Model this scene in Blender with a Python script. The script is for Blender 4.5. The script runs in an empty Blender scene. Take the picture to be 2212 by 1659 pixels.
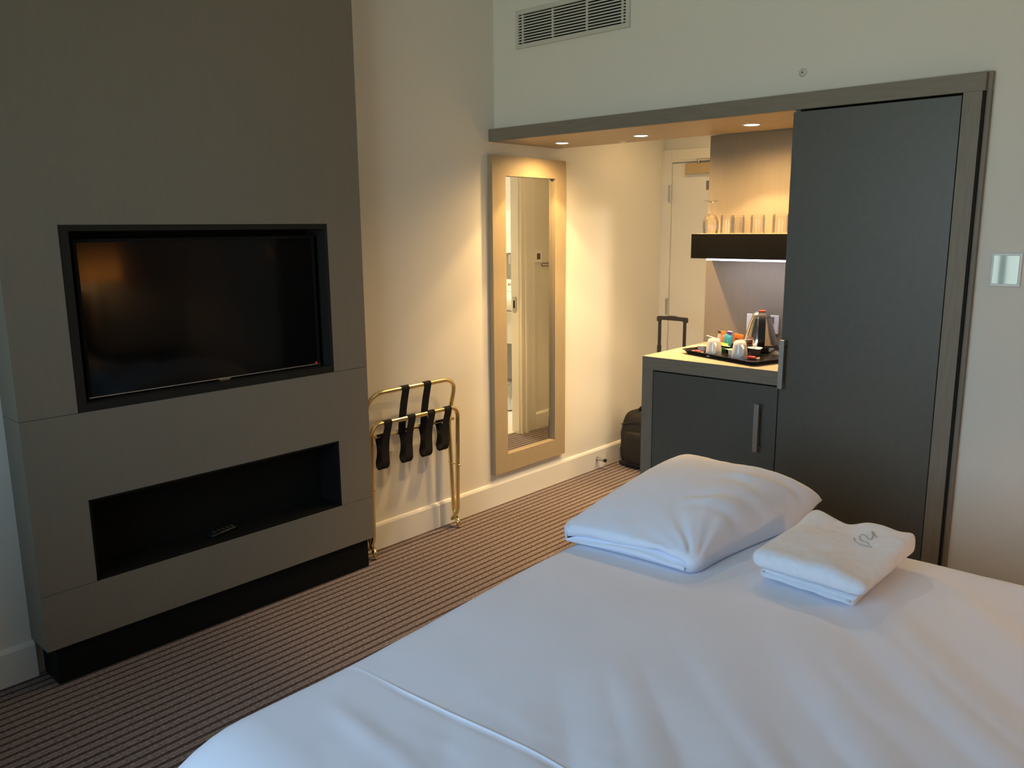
import bpy, bmesh, math, random
from mathutils import Vector, Matrix, noise
from mathutils.bvhtree import BVHTree
random.seed(7)
S = bpy.context.scene
COL = S.collection
PI = math.pi

# ------------------------------------------------------------------ camera
cd = bpy.data.cameras.new('camera'); cam = bpy.data.objects.new('camera', cd); COL.objects.link(cam)
cam.location = (2.9334, -3.0703, 1.49)
cam.rotation_euler = (1.38073799, 0.00840162, -2.40591823 + PI)
cd.sensor_fit = 'HORIZONTAL'; cd.sensor_width = 36.0
cd.lens = 1765.38 / 2212 * 36.0
cd.clip_start = 0.02
S.camera = cam
# ------------------------------------------------------------------ world, window daylight, exposure
W = bpy.data.worlds.new('world'); S.world = W; W.use_nodes = True
bg = W.node_tree.nodes['Background']; bg.inputs[1].default_value = 5.8
_n = W.node_tree.nodes; _l = W.node_tree.links          # pale blue sky above the horizon, dull ground and buildings below it
_tc = _n.new('ShaderNodeTexCoord'); _sx = _n.new('ShaderNodeSeparateXYZ'); _cr = _n.new('ShaderNodeValToRGB')
_l.new(_tc.outputs['Generated'], _sx.inputs[0]); _l.new(_sx.outputs['Z'], _cr.inputs['Fac'])
_cr.color_ramp.elements[0].position = 0.0; _cr.color_ramp.elements[0].color = (0.80, 0.92, 0.86, 1)
_cr.color_ramp.elements[1].position = 0.10; _cr.color_ramp.elements[1].color = (0.70, 1.00, 1.36, 1)
_l.new(_cr.outputs['Color'], bg.inputs[0])
WIN = (0.75, 2.60, 0.75, 2.40)          # window opening in the near wall: x0 x1 z0 z1
pl = bpy.data.lights.new('window_portal', 'AREA'); pl.shape = 'RECTANGLE'
pl.size = WIN[1]-WIN[0]; pl.size_y = WIN[3]-WIN[2]; pl.cycles.is_portal = True
po = bpy.data.objects.new('window_portal', pl); COL.objects.link(po)
po.location = ((WIN[0]+WIN[1])/2, -4.13, (WIN[2]+WIN[3])/2); po.rotation_euler = (PI/2, 0, 0)
S.view_settings.view_transform = 'Standard'; S.view_settings.look = 'None'
S.view_settings.exposure = 0.07; S.view_settings.gamma = 1.0; S.view_settings.use_curve_mapping = False
DOWN_W = 32.0           # downlights, main beam
SPILL_W = 39.0          # the wide weak spill round each beam
BATH_W = 30.0
LED_E = 5.0
LAMP_W = 15.0
HALL_W = 13.0
S.cycles.use_denoising = True
S.cycles.max_bounces = 10; S.cycles.diffuse_bounces = 6; S.cycles.glossy_bounces = 6
S.cycles.transparent_max_bounces = 16; S.cycles.transmission_bounces = 8
S.cycles.sample_clamp_indirect = 6.0
S.cycles.caustics_reflective = False; S.cycles.caustics_refractive = False

# ------------------------------------------------------------------ materials
def mat(name, col, rough=0.5, metal=0.0, spec=0.5, var=0.06, scale=25, stretch=(1, 1, 1), bump=0.0, bscale=None, coat=0.0, detail=4):
    m = bpy.data.materials.new(name); m.use_nodes = True
    n = m.node_tree.nodes; l = m.node_tree.links; b = n['Principled BSDF']
    tc = n.new('ShaderNodeTexCoord'); mp = n.new('ShaderNodeMapping'); mp.inputs['Scale'].default_value = stretch
    nz = n.new('ShaderNodeTexNoise'); nz.inputs['Scale'].default_value = scale; nz.inputs['Detail'].default_value = detail
    cr = n.new('ShaderNodeValToRGB')
    cr.color_ramp.elements[0].position = 0.3; cr.color_ramp.elements[1].position = 0.7
    cr.color_ramp.elements[0].color = tuple(c*(1-var) for c in col) + (1,)
    cr.color_ramp.elements[1].color = tuple(min(1, c*(1+var)) for c in col) + (1,)
    l.new(tc.outputs['Object'], mp.inputs['Vector']); l.new(mp.outputs['Vector'], nz.inputs['Vector'])
    l.new(nz.outputs['Fac'], cr.inputs['Fac']); l.new(cr.outputs['Color'], b.inputs['Base Color'])
    b.inputs['Roughness'].default_value = rough; b.inputs['Metallic'].default_value = metal
    b.inputs['Specular IOR Level'].default_value = spec
    if coat: b.inputs['Coat Weight'].default_value = coat; b.inputs['Coat Roughness'].default_value = 0.03
    if bump:
        nb = n.new('ShaderNodeTexNoise'); nb.inputs['Scale'].default_value = bscale or scale*4; nb.inputs['Detail'].default_value = 3
        l.new(mp.outputs['Vector'], nb.inputs['Vector'])
        bp = n.new('ShaderNodeBump'); bp.inputs['Strength'].default_value = bump; bp.inputs['Distance'].default_value = 0.002
        l.new(nb.outputs['Fac'], bp.inputs['Height']); l.new(bp.outputs['Normal'], b.inputs['Normal'])
    return m

def emis(name, col, strength):
    m = bpy.data.materials.new(name); m.use_nodes = True
    n = m.node_tree.nodes; b = n['Principled BSDF']
    b.inputs['Base Color'].default_value = (*[c*0.8 for c in col], 1)
    b.inputs['Emission Color'].default_value = (*col, 1); b.inputs['Emission Strength'].default_value = strength
    return m

def thin_glass(name, tint=(0.96, 0.98, 0.97), ior=1.5, edge=1.0):
    m = bpy.data.materials.new(name); m.use_nodes = True
    n = m.node_tree.nodes; l = m.node_tree.links; n.remove(n['Principled BSDF'])
    fr = n.new('ShaderNodeFresnel'); fr.inputs['IOR'].default_value = ior
    tr = n.new('ShaderNodeBsdfTransparent'); tr.inputs[0].default_value = (*tint, 1)
    gl = n.new('ShaderNodeBsdfGlossy'); gl.inputs['Roughness'].default_value = 0.03
    mx = n.new('ShaderNodeMixShader'); out = n['Material Output']
    dm = n.new('ShaderNodeMath'); dm.operation = 'MULTIPLY'; dm.inputs[1].default_value = edge
    l.new(fr.outputs[0], dm.inputs[0]); l.new(dm.outputs[0], mx.inputs[0]); l.new(tr.outputs[0], mx.inputs[1]); l.new(gl.outputs[0], mx.inputs[2])
    l.new(mx.outputs[0], out.inputs['Surface'])
    return m

M = {}
M['wall'] = mat('wall_paint', (0.74, 0.71, 0.63), 0.75, spec=0.25, var=0.012, scale=3, bump=0.06, bscale=160)
M['ceil'] = mat('ceiling_paint', (0.82, 0.81, 0.78), 0.9, spec=0.1, var=0.01, scale=3)
M['trim'] = mat('trim_gloss', (0.78, 0.755, 0.69), 0.4, var=0.01, scale=4)
M['door'] = mat('door_paint', (0.70, 0.66, 0.57), 0.45, var=0.015, scale=5)
M['lam'] = mat('taupe_laminate', (0.205, 0.178, 0.135), 0.5, spec=0.35, var=0.10, scale=14, stretch=(6, 6, 0.6), bump=0.05, bscale=40)
M['lamh'] = mat('taupe_laminate_horizontal', (0.205, 0.178, 0.135), 0.5, spec=0.35, var=0.10, scale=14, stretch=(0.6, 6, 6), bump=0.05, bscale=40)
M['panel'] = mat('chimney_laminate', (0.190, 0.168, 0.128), 0.6, spec=0.3, var=0.025, scale=14, stretch=(6, 6, 0.6), bump=0.05, bscale=50)
M['soffit'] = mat('soffit_laminate', (0.40, 0.325, 0.23), 0.45, spec=0.4, var=0.05, scale=14, stretch=(0.6, 6, 6))
M['oak'] = mat('mirror_frame_laminate', (0.36, 0.285, 0.175), 0.45, spec=0.4, var=0.05, scale=16, stretch=(6, 6, 0.6), bump=0.04, bscale=40)
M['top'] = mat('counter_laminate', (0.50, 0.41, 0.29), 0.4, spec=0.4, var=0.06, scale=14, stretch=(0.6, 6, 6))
M['back'] = mat('nook_panel_laminate', (0.245, 0.205, 0.152), 0.5, spec=0.3, var=0.03, scale=14, stretch=(6, 6, 0.6))
M['slate'] = mat('slate_door_laminate', (0.088, 0.086, 0.073), 0.42, spec=0.45, var=0.05, scale=40, bump=0.05, bscale=300)
M['blackwood'] = mat('black_laminate', (0.008, 0.007, 0.006), 0.6, spec=0.08, var=0.1, scale=20)
M['black'] = mat('black_lining', (0.006, 0.006, 0.005), 0.7, spec=0.15, var=0.1, scale=20)
M['dtrim'] = mat('dark_trim', (0.018, 0.016, 0.013), 0.7, spec=0.15, var=0.08, scale=30)
M['bplastic'] = mat('black_plastic', (0.010, 0.010, 0.010), 0.3, var=0.05, scale=30)
M['screen'] = mat('dark_screen_glass', (0.003, 0.003, 0.003), 0.07, spec=0.14, var=0.05, scale=5)
M['nickel'] = mat('brushed_nickel', (0.45, 0.42, 0.38), 0.38, metal=1.0, var=0.05, scale=60, stretch=(8, 8, 0.5))
M['chrome'] = mat('polished_steel', (0.66, 0.64, 0.61), 0.12, metal=1.0, var=0.02, scale=20)
M['steel'] = mat('satin_steel', (0.55, 0.53, 0.50), 0.28, metal=1.0, var=0.03, scale=40)
M['brass'] = mat('polished_brass', (0.90, 0.74, 0.38), 0.16, metal=1.0, var=0.04, scale=30)
M['strap'] = mat('black_webbing', (0.012, 0.011, 0.010), 0.85, spec=0.2, var=0.3, scale=300, bump=0.3, bscale=700)
M['white'] = mat('white_plastic', (0.80, 0.79, 0.76), 0.35, var=0.01, scale=10)
M['grille'] = mat('grille_paint', (0.60, 0.57, 0.49), 0.5, var=0.02, scale=10)
M['china'] = mat('white_china', (0.82, 0.79, 0.74), 0.15, spec=0.6, var=0.01, scale=10)
M['mattblack'] = mat('matt_black_plastic', (0.008, 0.008, 0.008), 0.5, spec=0.25, var=0.05, scale=30)
M['potdark'] = mat('dark_pot_plastic', (0.10, 0.08, 0.075), 0.4, var=0.05, scale=40)
M['grey'] = mat('grey_plastic', (0.16, 0.15, 0.15), 0.4, var=0.03, scale=20)
M['sheet'] = mat('white_cotton_sheet', (0.77, 0.80, 0.90), 0.85, spec=0.15, var=0.012, scale=6, bump=0.05, bscale=900)
M['pillow'] = mat('white_pillowcase', (0.77, 0.795, 0.89), 0.85, spec=0.15, var=0.012, scale=8, bump=0.05, bscale=900)
M['towel'] = mat('white_terry', (0.80, 0.815, 0.87), 0.95, spec=0.1, var=0.03, scale=60, bump=0.7, bscale=420)
M['thread'] = mat('grey_thread', (0.46, 0.46, 0.465), 0.8, var=0.1, scale=200)
M['divan'] = mat('dark_divan_fabric', (0.05, 0.045, 0.04), 0.9, var=0.1, scale=200)
M['bag'] = mat('black_nylon', (0.014, 0.012, 0.010), 0.6, spec=0.35, var=0.2, scale=120, bump=0.2, bscale=300)
M['red'] = mat('red_wrapper', (0.80, 0.07, 0.07), 0.25, spec=0.6, var=0.15, scale=80)
M['redsw'] = mat('red_switch', (0.62, 0.06, 0.04), 0.3, var=0.03, scale=30)
M['clear'] = thin_glass('clear_wrapper', (0.95, 0.93, 0.90))
M['orange'] = mat('orange_sachet', (0.78, 0.20, 0.03), 0.35, var=0.06, scale=60)
M['rust'] = mat('salmon_sachet', (0.80, 0.28, 0.16), 0.35, var=0.06, scale=60)
M['cyan'] = mat('cyan_sachet', (0.05, 0.50, 0.72), 0.35, var=0.06, scale=60)
M['lav'] = mat('lavender_sachet', (0.52, 0.50, 0.72), 0.35, var=0.04, scale=60)
M['navy'] = mat('navy_print', (0.05, 0.05, 0.28), 0.4, var=0.04, scale=60)
M['lime'] = mat('lime_sachet', (0.55, 0.52, 0.05), 0.4, var=0.06, scale=60)
M['green'] = mat('dark_green_sachet', (0.03, 0.14, 0.04), 0.4, var=0.06, scale=60)
M['cream'] = mat('cream_paper', (0.75, 0.68, 0.55), 0.6, var=0.03, scale=60)
M['brown'] = mat('dark_brown_print', (0.06, 0.025, 0.012), 0.5, var=0.05, scale=60)
M['foilgreen'] = mat('pale_green_foil', (0.52, 0.72, 0.42), 0.3, spec=0.6, var=0.04, scale=80)
M['palecap'] = mat('pale_pot_plastic', (0.72, 0.71, 0.68), 0.35, var=0.02, scale=40)
M['labelg'] = mat('pale_green_label', (0.50, 0.60, 0.45), 0.4, var=0.03, scale=50)
M['glass'] = thin_glass('drinking_glass', (0.98, 0.98, 0.975), 1.45, 0.6)
M['pane'] = thin_glass('window_glass', (0.97, 0.99, 0.98), 1.45)
M['upvc'] = mat('white_window_frame', (0.85, 0.85, 0.84), 0.35, var=0.01, scale=10)
M['curtain'] = mat('grey_curtain', (0.36, 0.34, 0.31), 0.9, var=0.06, scale=60, stretch=(6, 6, 1))
M['tile'] = mat('grey_bath_tile', (0.42, 0.40, 0.36), 0.4, var=0.04, scale=8)
M['bfloor'] = mat('pale_bath_floor', (0.72, 0.69, 0.62), 0.35, var=0.03, scale=8)
M['ceramic'] = mat('white_ceramic', (0.85, 0.84, 0.80), 0.12, spec=0.6, var=0.01, scale=8)
M['led'] = emis('led_strip_white', (0.80, 0.78, 1.0), LED_E)
M['bulb'] = emis('downlight_bulb', (1.0, 0.80, 0.52), 22.0)
M['standby'] = emis('red_standby_led', (1.0, 0.03, 0.03), 0.6)
M['bathlens'] = emis('bath_light_lens', (1.0, 0.85, 0.62), 5.0)
M['wood'] = mat('bedside_wood', (0.15, 0.12, 0.09), 0.5, var=0.12, scale=14, stretch=(0.6, 6, 6))

def mirror_mat():
    m = bpy.data.materials.new('silvered_mirror'); m.use_nodes = True
    n = m.node_tree.nodes; b = n['Principled BSDF']
    b.inputs['Base Color'].default_value = (0.86, 0.87, 0.83, 1); b.inputs['Metallic'].default_value = 1.0
    b.inputs['Roughness'].default_value = 0.0
    return m
M['mirror'] = mirror_mat()

def therm_mat():
    m = mat('reflection_tinted_glass', (0.40, 0.53, 0.50), 0.05, spec=0.5, var=0.01, scale=5, coat=1.0)  # teal of the reflected window is mixed into the base colour
    m.node_tree.nodes['Principled BSDF'].inputs['Coat IOR'].default_value = 1.6
    return m
M['gtint'] = therm_mat()

def shade_mat():
    m = bpy.data.materials.new('lamp_shade_fabric'); m.use_nodes = True
    n = m.node_tree.nodes; l = m.node_tree.links; n.remove(n['Principled BSDF'])
    d = n.new('ShaderNodeBsdfDiffuse'); d.inputs[0].default_value = (0.75, 0.55, 0.33, 1)
    t = n.new('ShaderNodeBsdfTranslucent'); t.inputs[0].default_value = (0.85, 0.52, 0.22, 1)
    nz = n.new('ShaderNodeTexNoise'); nz.inputs['Scale'].default_value = 90
    mr = n.new('ShaderNodeMapRange'); mr.inputs[3].default_value = 0.45; mr.inputs[4].default_value = 0.55
    mx = n.new('ShaderNodeMixShader'); out = n['Material Output']
    l.new(nz.outputs['Fac'], mr.inputs[0]); l.new(mr.outputs[0], mx.inputs[0])
    l.new(d.outputs[0], mx.inputs[1]); l.new(t.outputs[0], mx.inputs[2]); l.new(mx.outputs[0], out.inputs['Surface'])
    return m
M['shade'] = shade_mat()

def carpet_mat():
    m = bpy.data.materials.new('striped_carpet'); m.use_nodes = True
    n = m.node_tree.nodes; l = m.node_tree.links; b = n['Principled BSDF']
    tc = n.new('ShaderNodeTexCoord')
    wob = n.new('ShaderNodeTexNoise'); wob.inputs['Scale'].default_value = 140; wob.inputs['Detail'].default_value = 2
    l.new(tc.outputs['Object'], wob.inputs['Vector'])
    sx = n.new('ShaderNodeSeparateXYZ'); l.new(tc.outputs['Object'], sx.inputs[0])
    def math_(op, a, bb=None):
        q = n.new('ShaderNodeMath'); q.operation = op
        for i, v in enumerate((a, bb)):
            if v is None: continue
            if isinstance(v, (int, float)): q.inputs[i].default_value = v
            else: l.new(v, q.inputs[i])
        return q.outputs[0]
    w = math_('MULTIPLY', math_('SUBTRACT', wob.outputs['Fac'], 0.5), 0.006)
    xx = math_('ADD', sx.outputs['X'], w)
    ph = math_('FRACT', math_('DIVIDE', math_('ADD', xx, 1.0), 0.0365))
    cr = n.new('ShaderNodeValToRGB'); cr.color_ramp.interpolation = 'LINEAR'
    D = (0.088, 0.066, 0.062, 1); L = (0.255, 0.212, 0.204, 1); Mi = (0.165, 0.134, 0.127, 1)
    e = cr.color_ramp.elements
    e[0].position = 0.0; e[0].color = D; e[1].position = 1.0; e[1].color = D
    for p, c in ((0.30, D), (0.37, L), (0.58, L), (0.63, Mi), (0.68, Mi), (0.73, L), (0.92, L), (0.98, D)):
        k = e.new(p); k.color = c
    l.new(ph, cr.inputs['Fac'])
    mp = n.new('ShaderNodeMapping'); mp.inputs['Scale'].default_value = (1.0, 0.45, 1.0)
    l.new(tc.outputs['Object'], mp.inputs['Vector'])
    fl = n.new('ShaderNodeTexNoise'); fl.inputs['Scale'].default_value = 190; fl.inputs['Detail'].default_value = 3
    l.new(mp.outputs['Vector'], fl.inputs['Vector'])
    mr = n.new('ShaderNodeMapRange'); mr.inputs[1].default_value = 0.3; mr.inputs[2].default_value = 0.7
    mr.inputs[3].default_value = 0.58; mr.inputs[4].default_value = 1.42; l.new(fl.outputs['Fac'], mr.inputs[0])
    mx = n.new('ShaderNodeMix'); mx.data_type = 'RGBA'; mx.blend_type = 'MULTIPLY'; mx.inputs[0].default_value = 1.0
    l.new(cr.outputs['Color'], mx.inputs[6]); l.new(mr.outputs[0], mx.inputs[7])
    l.new(mx.outputs[2], b.inputs['Base Color'])
    b.inputs['Roughness'].default_value = 1.0; b.inputs['Specular IOR Level'].default_value = 0.05
    bp = n.new('ShaderNodeBump'); bp.inputs['Strength'].default_value = 0.6; bp.inputs['Distance'].default_value = 0.004
    l.new(fl.outputs['Fac'], bp.inputs['Height']); l.new(bp.outputs['Normal'], b.inputs['Normal'])
    return m
M['carpet'] = carpet_mat()

# ------------------------------------------------------------------ geometry helpers
def add_box(bm, x0, x1, y0, y1, z0, z1, bev=0.0, seg=2):
    r = bmesh.ops.create_cube(bm, size=1.0)
    vs = r['verts']
    bmesh.ops.scale(bm, vec=(x1-x0, y1-y0, z1-z0), verts=vs)
    bmesh.ops.translate(bm, vec=((x0+x1)/2, (y0+y1)/2, (z0+z1)/2), verts=vs)
    if bev > 0:
        es = list({e for v in vs for e in v.link_edges})
        bmesh.ops.bevel(bm, geom=es, offset=bev, segments=seg, profile=0.5, affect='EDGES', clamp_overlap=True)

def box(*a, **k):
    bm = bmesh.new(); add_box(bm, *a, **k); return bm

def add_prism(bm, pts, axis, a, b):
    """pts: 2-D outline, extruded along axis (0,1,2) from a to b; the outline lives in the other two axes in order."""
    def P(p, t):
        q = [p[0], p[1]]; q.insert(axis, t); return q
    lo = [bm.verts.new(P(p, a)) for p in pts]; hi = [bm.verts.new(P(p, b)) for p in pts]
    n = len(pts)
    fs = [bm.faces.new(lo), bm.faces.new(hi)]
    for i in range(n): fs.append(bm.faces.new((lo[i], lo[(i+1) % n], hi[(i+1) % n], hi[i])))
    bmesh.ops.recalc_face_normals(bm, faces=fs)

def prism(pts, axis, a, b):
    bm = bmesh.new(); add_prism(bm, pts, axis, a, b); return bm

def add_lathe(bm, prof, c=(0, 0, 0), n=32, axis='z', cap=True):
    """prof: list of (radius, height)"""
    rings = []
    for r, h in prof:
        ring = []
        for i in range(n):
            t = 2*PI*i/n; x, y = r*math.cos(t), r*math.sin(t)
            p = (x, y, h) if axis == 'z' else ((h, x, y) if axis == 'x' else (x, h, y))
            ring.append(bm.verts.new((c[0]+p[0], c[1]+p[1], c[2]+p[2])))
        rings.append(ring)
    fs = []
    for a, b in zip(rings, rings[1:]):
        for i in range(n): fs.append(bm.faces.new((a[i], a[(i+1) % n], b[(i+1) % n], b[i])))
    if cap:
        fs.append(bm.faces.new(rings[0])); fs.append(bm.faces.new(rings[-1]))
    bmesh.ops.recalc_face_normals(bm, faces=fs)

def lathe(prof, c=(0, 0, 0), n=32, axis='z', cap=True):
    bm = bmesh.new(); add_lathe(bm, prof, c, n, axis, cap); return bm

def smooth_path(pts, rad=0.05, seg=8):
    """round the corners of a polyline"""
    P = [Vector(p) for p in pts]; out = [P[0]]
    for i in range(1, len(P)-1):
        a, b, c = P[i-1], P[i], P[i+1]
        r = rad[i-1] if isinstance(rad, (list, tuple)) else rad
        r = min(r, (a-b).length*0.49, (c-b).length*0.49)
        s, e = b+(a-b).normalized()*r, b+(c-b).normalized()*r
        for k in range(seg+1):
            t = k/seg; out.append(s*(1-t)**2 + b*2*t*(1-t) + e*t*t)
    out.append(P[-1]); return out

def add_tube(bm, pts, r, n=12, cap=True, flat=None):
    """sweep a circle (or a flat w x h rectangle-ish ellipse) along pts"""
    pts = [Vector(p) for p in pts]
    t0 = (pts[1]-pts[0]).normalized()
    up = Vector((0, 0, 1)) if abs(t0.z) < 0.9 else Vector((1, 0, 0))
    nrm = (up - t0*up.dot(t0)).normalized(); rings = []
    for i, p in enumerate(pts):
        t = ((pts[min(i+1, len(pts)-1)]-p).normalized() + (p-pts[max(i-1, 0)]).normalized()).normalized()
        nrm = (nrm - t*nrm.dot(t)).normalized(); bn = t.cross(nrm)
        rr = r[i] if isinstance(r, (list, tuple)) else r
        rings.append([bm.verts.new(p + nrm*math.cos(2*PI*k/n)*rr + bn*math.sin(2*PI*k/n)*rr) for k in range(n)])
    fs = []
    for a, b in zip(rings, rings[1:]):
        for k in range(n): fs.append(bm.faces.new((a[k], a[(k+1) % n], b[(k+1) % n], b[k])))
    if cap: fs.append(bm.faces.new(rings[0])); fs.append(bm.faces.new(rings[-1]))
    bmesh.ops.recalc_face_normals(bm, faces=fs)

def tube(pts, r, n=12):
    bm = bmesh.new(); add_tube(bm, pts, r, n); return bm

def add_ribbon(bm, pts, wdir, w, th):
    """a strap: pts is the centre line, wdir the width direction"""
    pts = [Vector(p) for p in pts]; wd = Vector(wdir).normalized(); rows = []
    for i, p in enumerate(pts):
        t = (pts[min(i+1, len(pts)-1)] - pts[max(i-1, 0)]).normalized(); nn = t.cross(wd).normalized()
        rows.append([bm.verts.new(p + wd*sx*w/2 + nn*sn*th/2) for sx, sn in ((-1, -1), (1, -1), (1, 1), (-1, 1))])
    fs = []
    for a, b in zip(rows, rows[1:]):
        for k in range(4): fs.append(bm.faces.new((a[k], a[(k+1) % 4], b[(k+1) % 4], b[k])))
    fs.append(bm.faces.new(rows[0])); fs.append(bm.faces.new(rows[-1]))
    bmesh.ops.recalc_face_normals(bm, faces=fs)

def add_blob(bm, dim, c, r, n=10, fn=None):
    """rounded box with n cells a side; fn(Vector)->Vector displaces"""
    h = Vector(dim)/2; inner = Vector((max(h.x-r, 0), max(h.y-r, 0), max(h.z-r, 0)))
    tb = bmesh.new(); bmesh.ops.create_cube(tb, size=2.0)
    bmesh.ops.subdivide_edges(tb, edges=tb.edges[:], cuts=n, use_grid_fill=True)
    for v in tb.verts:
        p = Vector((v.co.x*h.x, v.co.y*h.y, v.co.z*h.z))
        q = Vector((max(-inner.x, min(inner.x, p.x)), max(-inner.y, min(inner.y, p.y)), max(-inner.z, min(inner.z, p.z))))
        d = p-q
        if d.length > 1e-9: p = q + d.normalized()*min(r, min(h))
        if fn: p = fn(p)
        v.co = p + Vector(c)
    tb.verts.index_update(); mp = [bm.verts.new(v.co) for v in tb.verts]
    for f in tb.faces: bm.faces.new([mp[v.index] for v in f.verts])
    tb.free()

def blob(dim, c, r, n=10, fn=None):
    bm = bmesh.new(); add_blob(bm, dim, c, r, n, fn); return bm

def obj(name, bm, m, parent=None, smooth=False, angle=None):
    me = bpy.data.meshes.new(name); bm.to_mesh(me); bm.free()
    if isinstance(m, str): m = M[m]
    me.materials.append(m)
    if smooth:
        me.polygons.foreach_set('use_smooth', [True]*len(me.polygons))
        if angle: me.set_sharp_from_angle(angle=math.radians(angle))
    o = bpy.data.objects.new(name, me); COL.objects.link(o)
    if parent:
        o.parent = parent
        if parent.type == 'EMPTY': o.matrix_parent_inverse = Matrix.Translation(-Vector(parent.location))
    return o

def thing(name, label, cat, loc=(0, 0, 0), group=None):
    o = bpy.data.objects.new(name, None); o.empty_display_size = 0.05; COL.objects.link(o)
    o.location = loc; o['label'] = label; o['category'] = cat
    if group: o['group'] = group
    return o

def tag(o, label, cat, group=None):
    o['label'] = label; o['category'] = cat
    if group: o['group'] = group
    return o

def struct(name, bm, m, parent=None, smooth=False):
    o = obj(name, bm, m, parent, smooth)
    if parent is None: o['kind'] = 'structure'
    return o

def sstep(a, b, x):
    t = max(0.0, min(1.0, (x-a)/(b-a))); return t*t*(3-2*t)

def dup(root):
    r = root.copy(); COL.objects.link(r)
    for ch in list(root.children):
        c = ch.copy(); COL.objects.link(c); c.parent = r
    return r

# ================================================================== THE ROOM
YF = 0.045     # far plaster wall (above and beside the built-in joinery)
struct('floor', box(-0.12, 3.80, -4.12, 2.35, -0.08, 0.0), 'carpet')
struct('ceiling', box(-0.12, 3.80, -4.12, 2.35, 2.9, 3.0), 'ceil')
struct('wall_left', box(-0.12, 0.0, -4.12, 2.35, 0.0, 2.9), 'wall')
struct('wall_right', box(3.62, 3.80, -4.12, 2.35, 0.0, 2.9), 'wall')
struct('wall_far', box(2.2265, 3.62, YF, 0.17, 0.0, 2.9), 'wall')
struct('wall_far', box(0.0, 2.2265, YF, 0.17, 1.9705, 2.9), 'wall')
bm = bmesh.new(); x0, x1, z0, z1 = WIN
add_box(bm, 0, x0, -4.12, -4.0, 0, 2.9); add_box(bm, x1, 3.62, -4.12, -4.0, 0, 2.9)
add_box(bm, x0, x1, -4.12, -4.0, 0, z0); add_box(bm, x0, x1, -4.12, -4.0, z1, 2.9)
struct('wall_near', bm, 'wall')
# the corridor behind the joinery and the bathroom
struct('ceiling', box(0.0, 2.6, 0.17, 2.25, 2.25, 2.35), 'ceil')
struct('wall_corridor_end', box(0.0, 0.96, 1.65, 1.77, 0, 2.25), 'wall')
bm = bmesh.new()
add_box(bm, 0.96, 1.02, 0.70, 0.74, 0, 2.25); add_box(bm, 0.96, 1.02, 1.285, 1.77, 0, 2.25); add_box(bm, 0.96, 1.02, 0.74, 1.285, 1.99, 2.25)
struct('wall_corridor_right', bm, 'wall')
struct('wall_nook_back', box(0.93, 2.6, 0.602, 0.70, 0, 2.25), 'wall')
struct('wall_bath_right', box(2.50, 2.60, 0.70, 2.25, 0, 2.25), 'tile')
struct('wall_bath_end', box(0.96, 2.50, 2.02, 2.12, 0, 2.25), 'tile')
struct('floor_bath', box(1.0, 2.50, 0.70, 2.02, 0.0, 0.006), 'bfloor')

# skirting: plain board with a rounded lip
def skirt(name, y0, y1, x=0.0, sgn=1):
    h = 0.128
    pts = [(x, 0.0), (x+sgn*0.016, 0.0), (x+sgn*0.016, h-0.014), (x+sgn*0.011, h-0.004), (x+sgn*0.006, h), (x, h)]
    struct(name, prism(pts, 1, y0, y1), 'trim')
skirt('baseboard_left', -0.93, 1.60)
skirt('baseboard_left', -4.0, -2.27)
skirt('baseboard_corridor', 1.445, 1.65, 0.96, -1)
bm = bmesh.new(); add_box(bm, 2.23, 3.62, YF-0.016, YF, 0, 0.128, bev=0.003); struct('baseboard_far', bm, 'trim')

# window in the near wall (behind the photographer)
w = struct('window_1', box(x0, x1, -4.09, -4.03, z0, z0+0.05), 'upvc'); 
bm = bmesh.new()
add_box(bm, x0, x0+0.055, -4.09, -4.03, z0, z1); add_box(bm, x1-0.055, x1, -4.09, -4.03, z0, z1)
add_box(bm, x0, x1, -4.09, -4.03, z1-0.055, z1)
obj('window_frame', bm, 'upvc', w)
obj('mullion', box(1.462, 1.502, -4.09, -4.03, z0+0.05, z1-0.055), 'upvc', w)
obj('pane', box(x0+0.055, 1.462, -4.063, -4.057, z0+0.05, z1-0.055), 'pane', w)
obj('pane', box(1.502, x1-0.055, -4.063, -4.057, z0+0.05, z1-0.055), 'pane', w)
obj('window_sill', box(x0-0.04, x1+0.04, -4.0, -3.9, z0-0.03, z0, bev=0.004), 'upvc', w)
def curtain(xa, xb, label):
    bm = bmesh.new(); n = 60; rows = []
    for zz in (0.04, 2.55):
        row = [bm.verts.new((xa+(xb-xa)*i/n, -3.86+0.025*math.sin(i*2*PI/7.5)*(1.0 if zz < 1 else 0.8), zz)) for i in range(n+1)]
        rows.append(row)
    fs = [bm.faces.new((rows[0][i], rows[0][i+1], rows[1][i+1], rows[1][i])) for i in range(n)]
    bmesh.ops.solidify(bm, geom=fs, thickness=0.004)
    o = obj('curtain', bm, 'curtain', smooth=True); tag(o, label, 'curtain', 'curtains at the window behind the camera')
curtain(0.38, 0.72, 'grey curtain drawn back on the TV wall side of the window')
curtain(2.63, 3.05, 'grey curtain drawn back on the bed side of the window')

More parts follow.
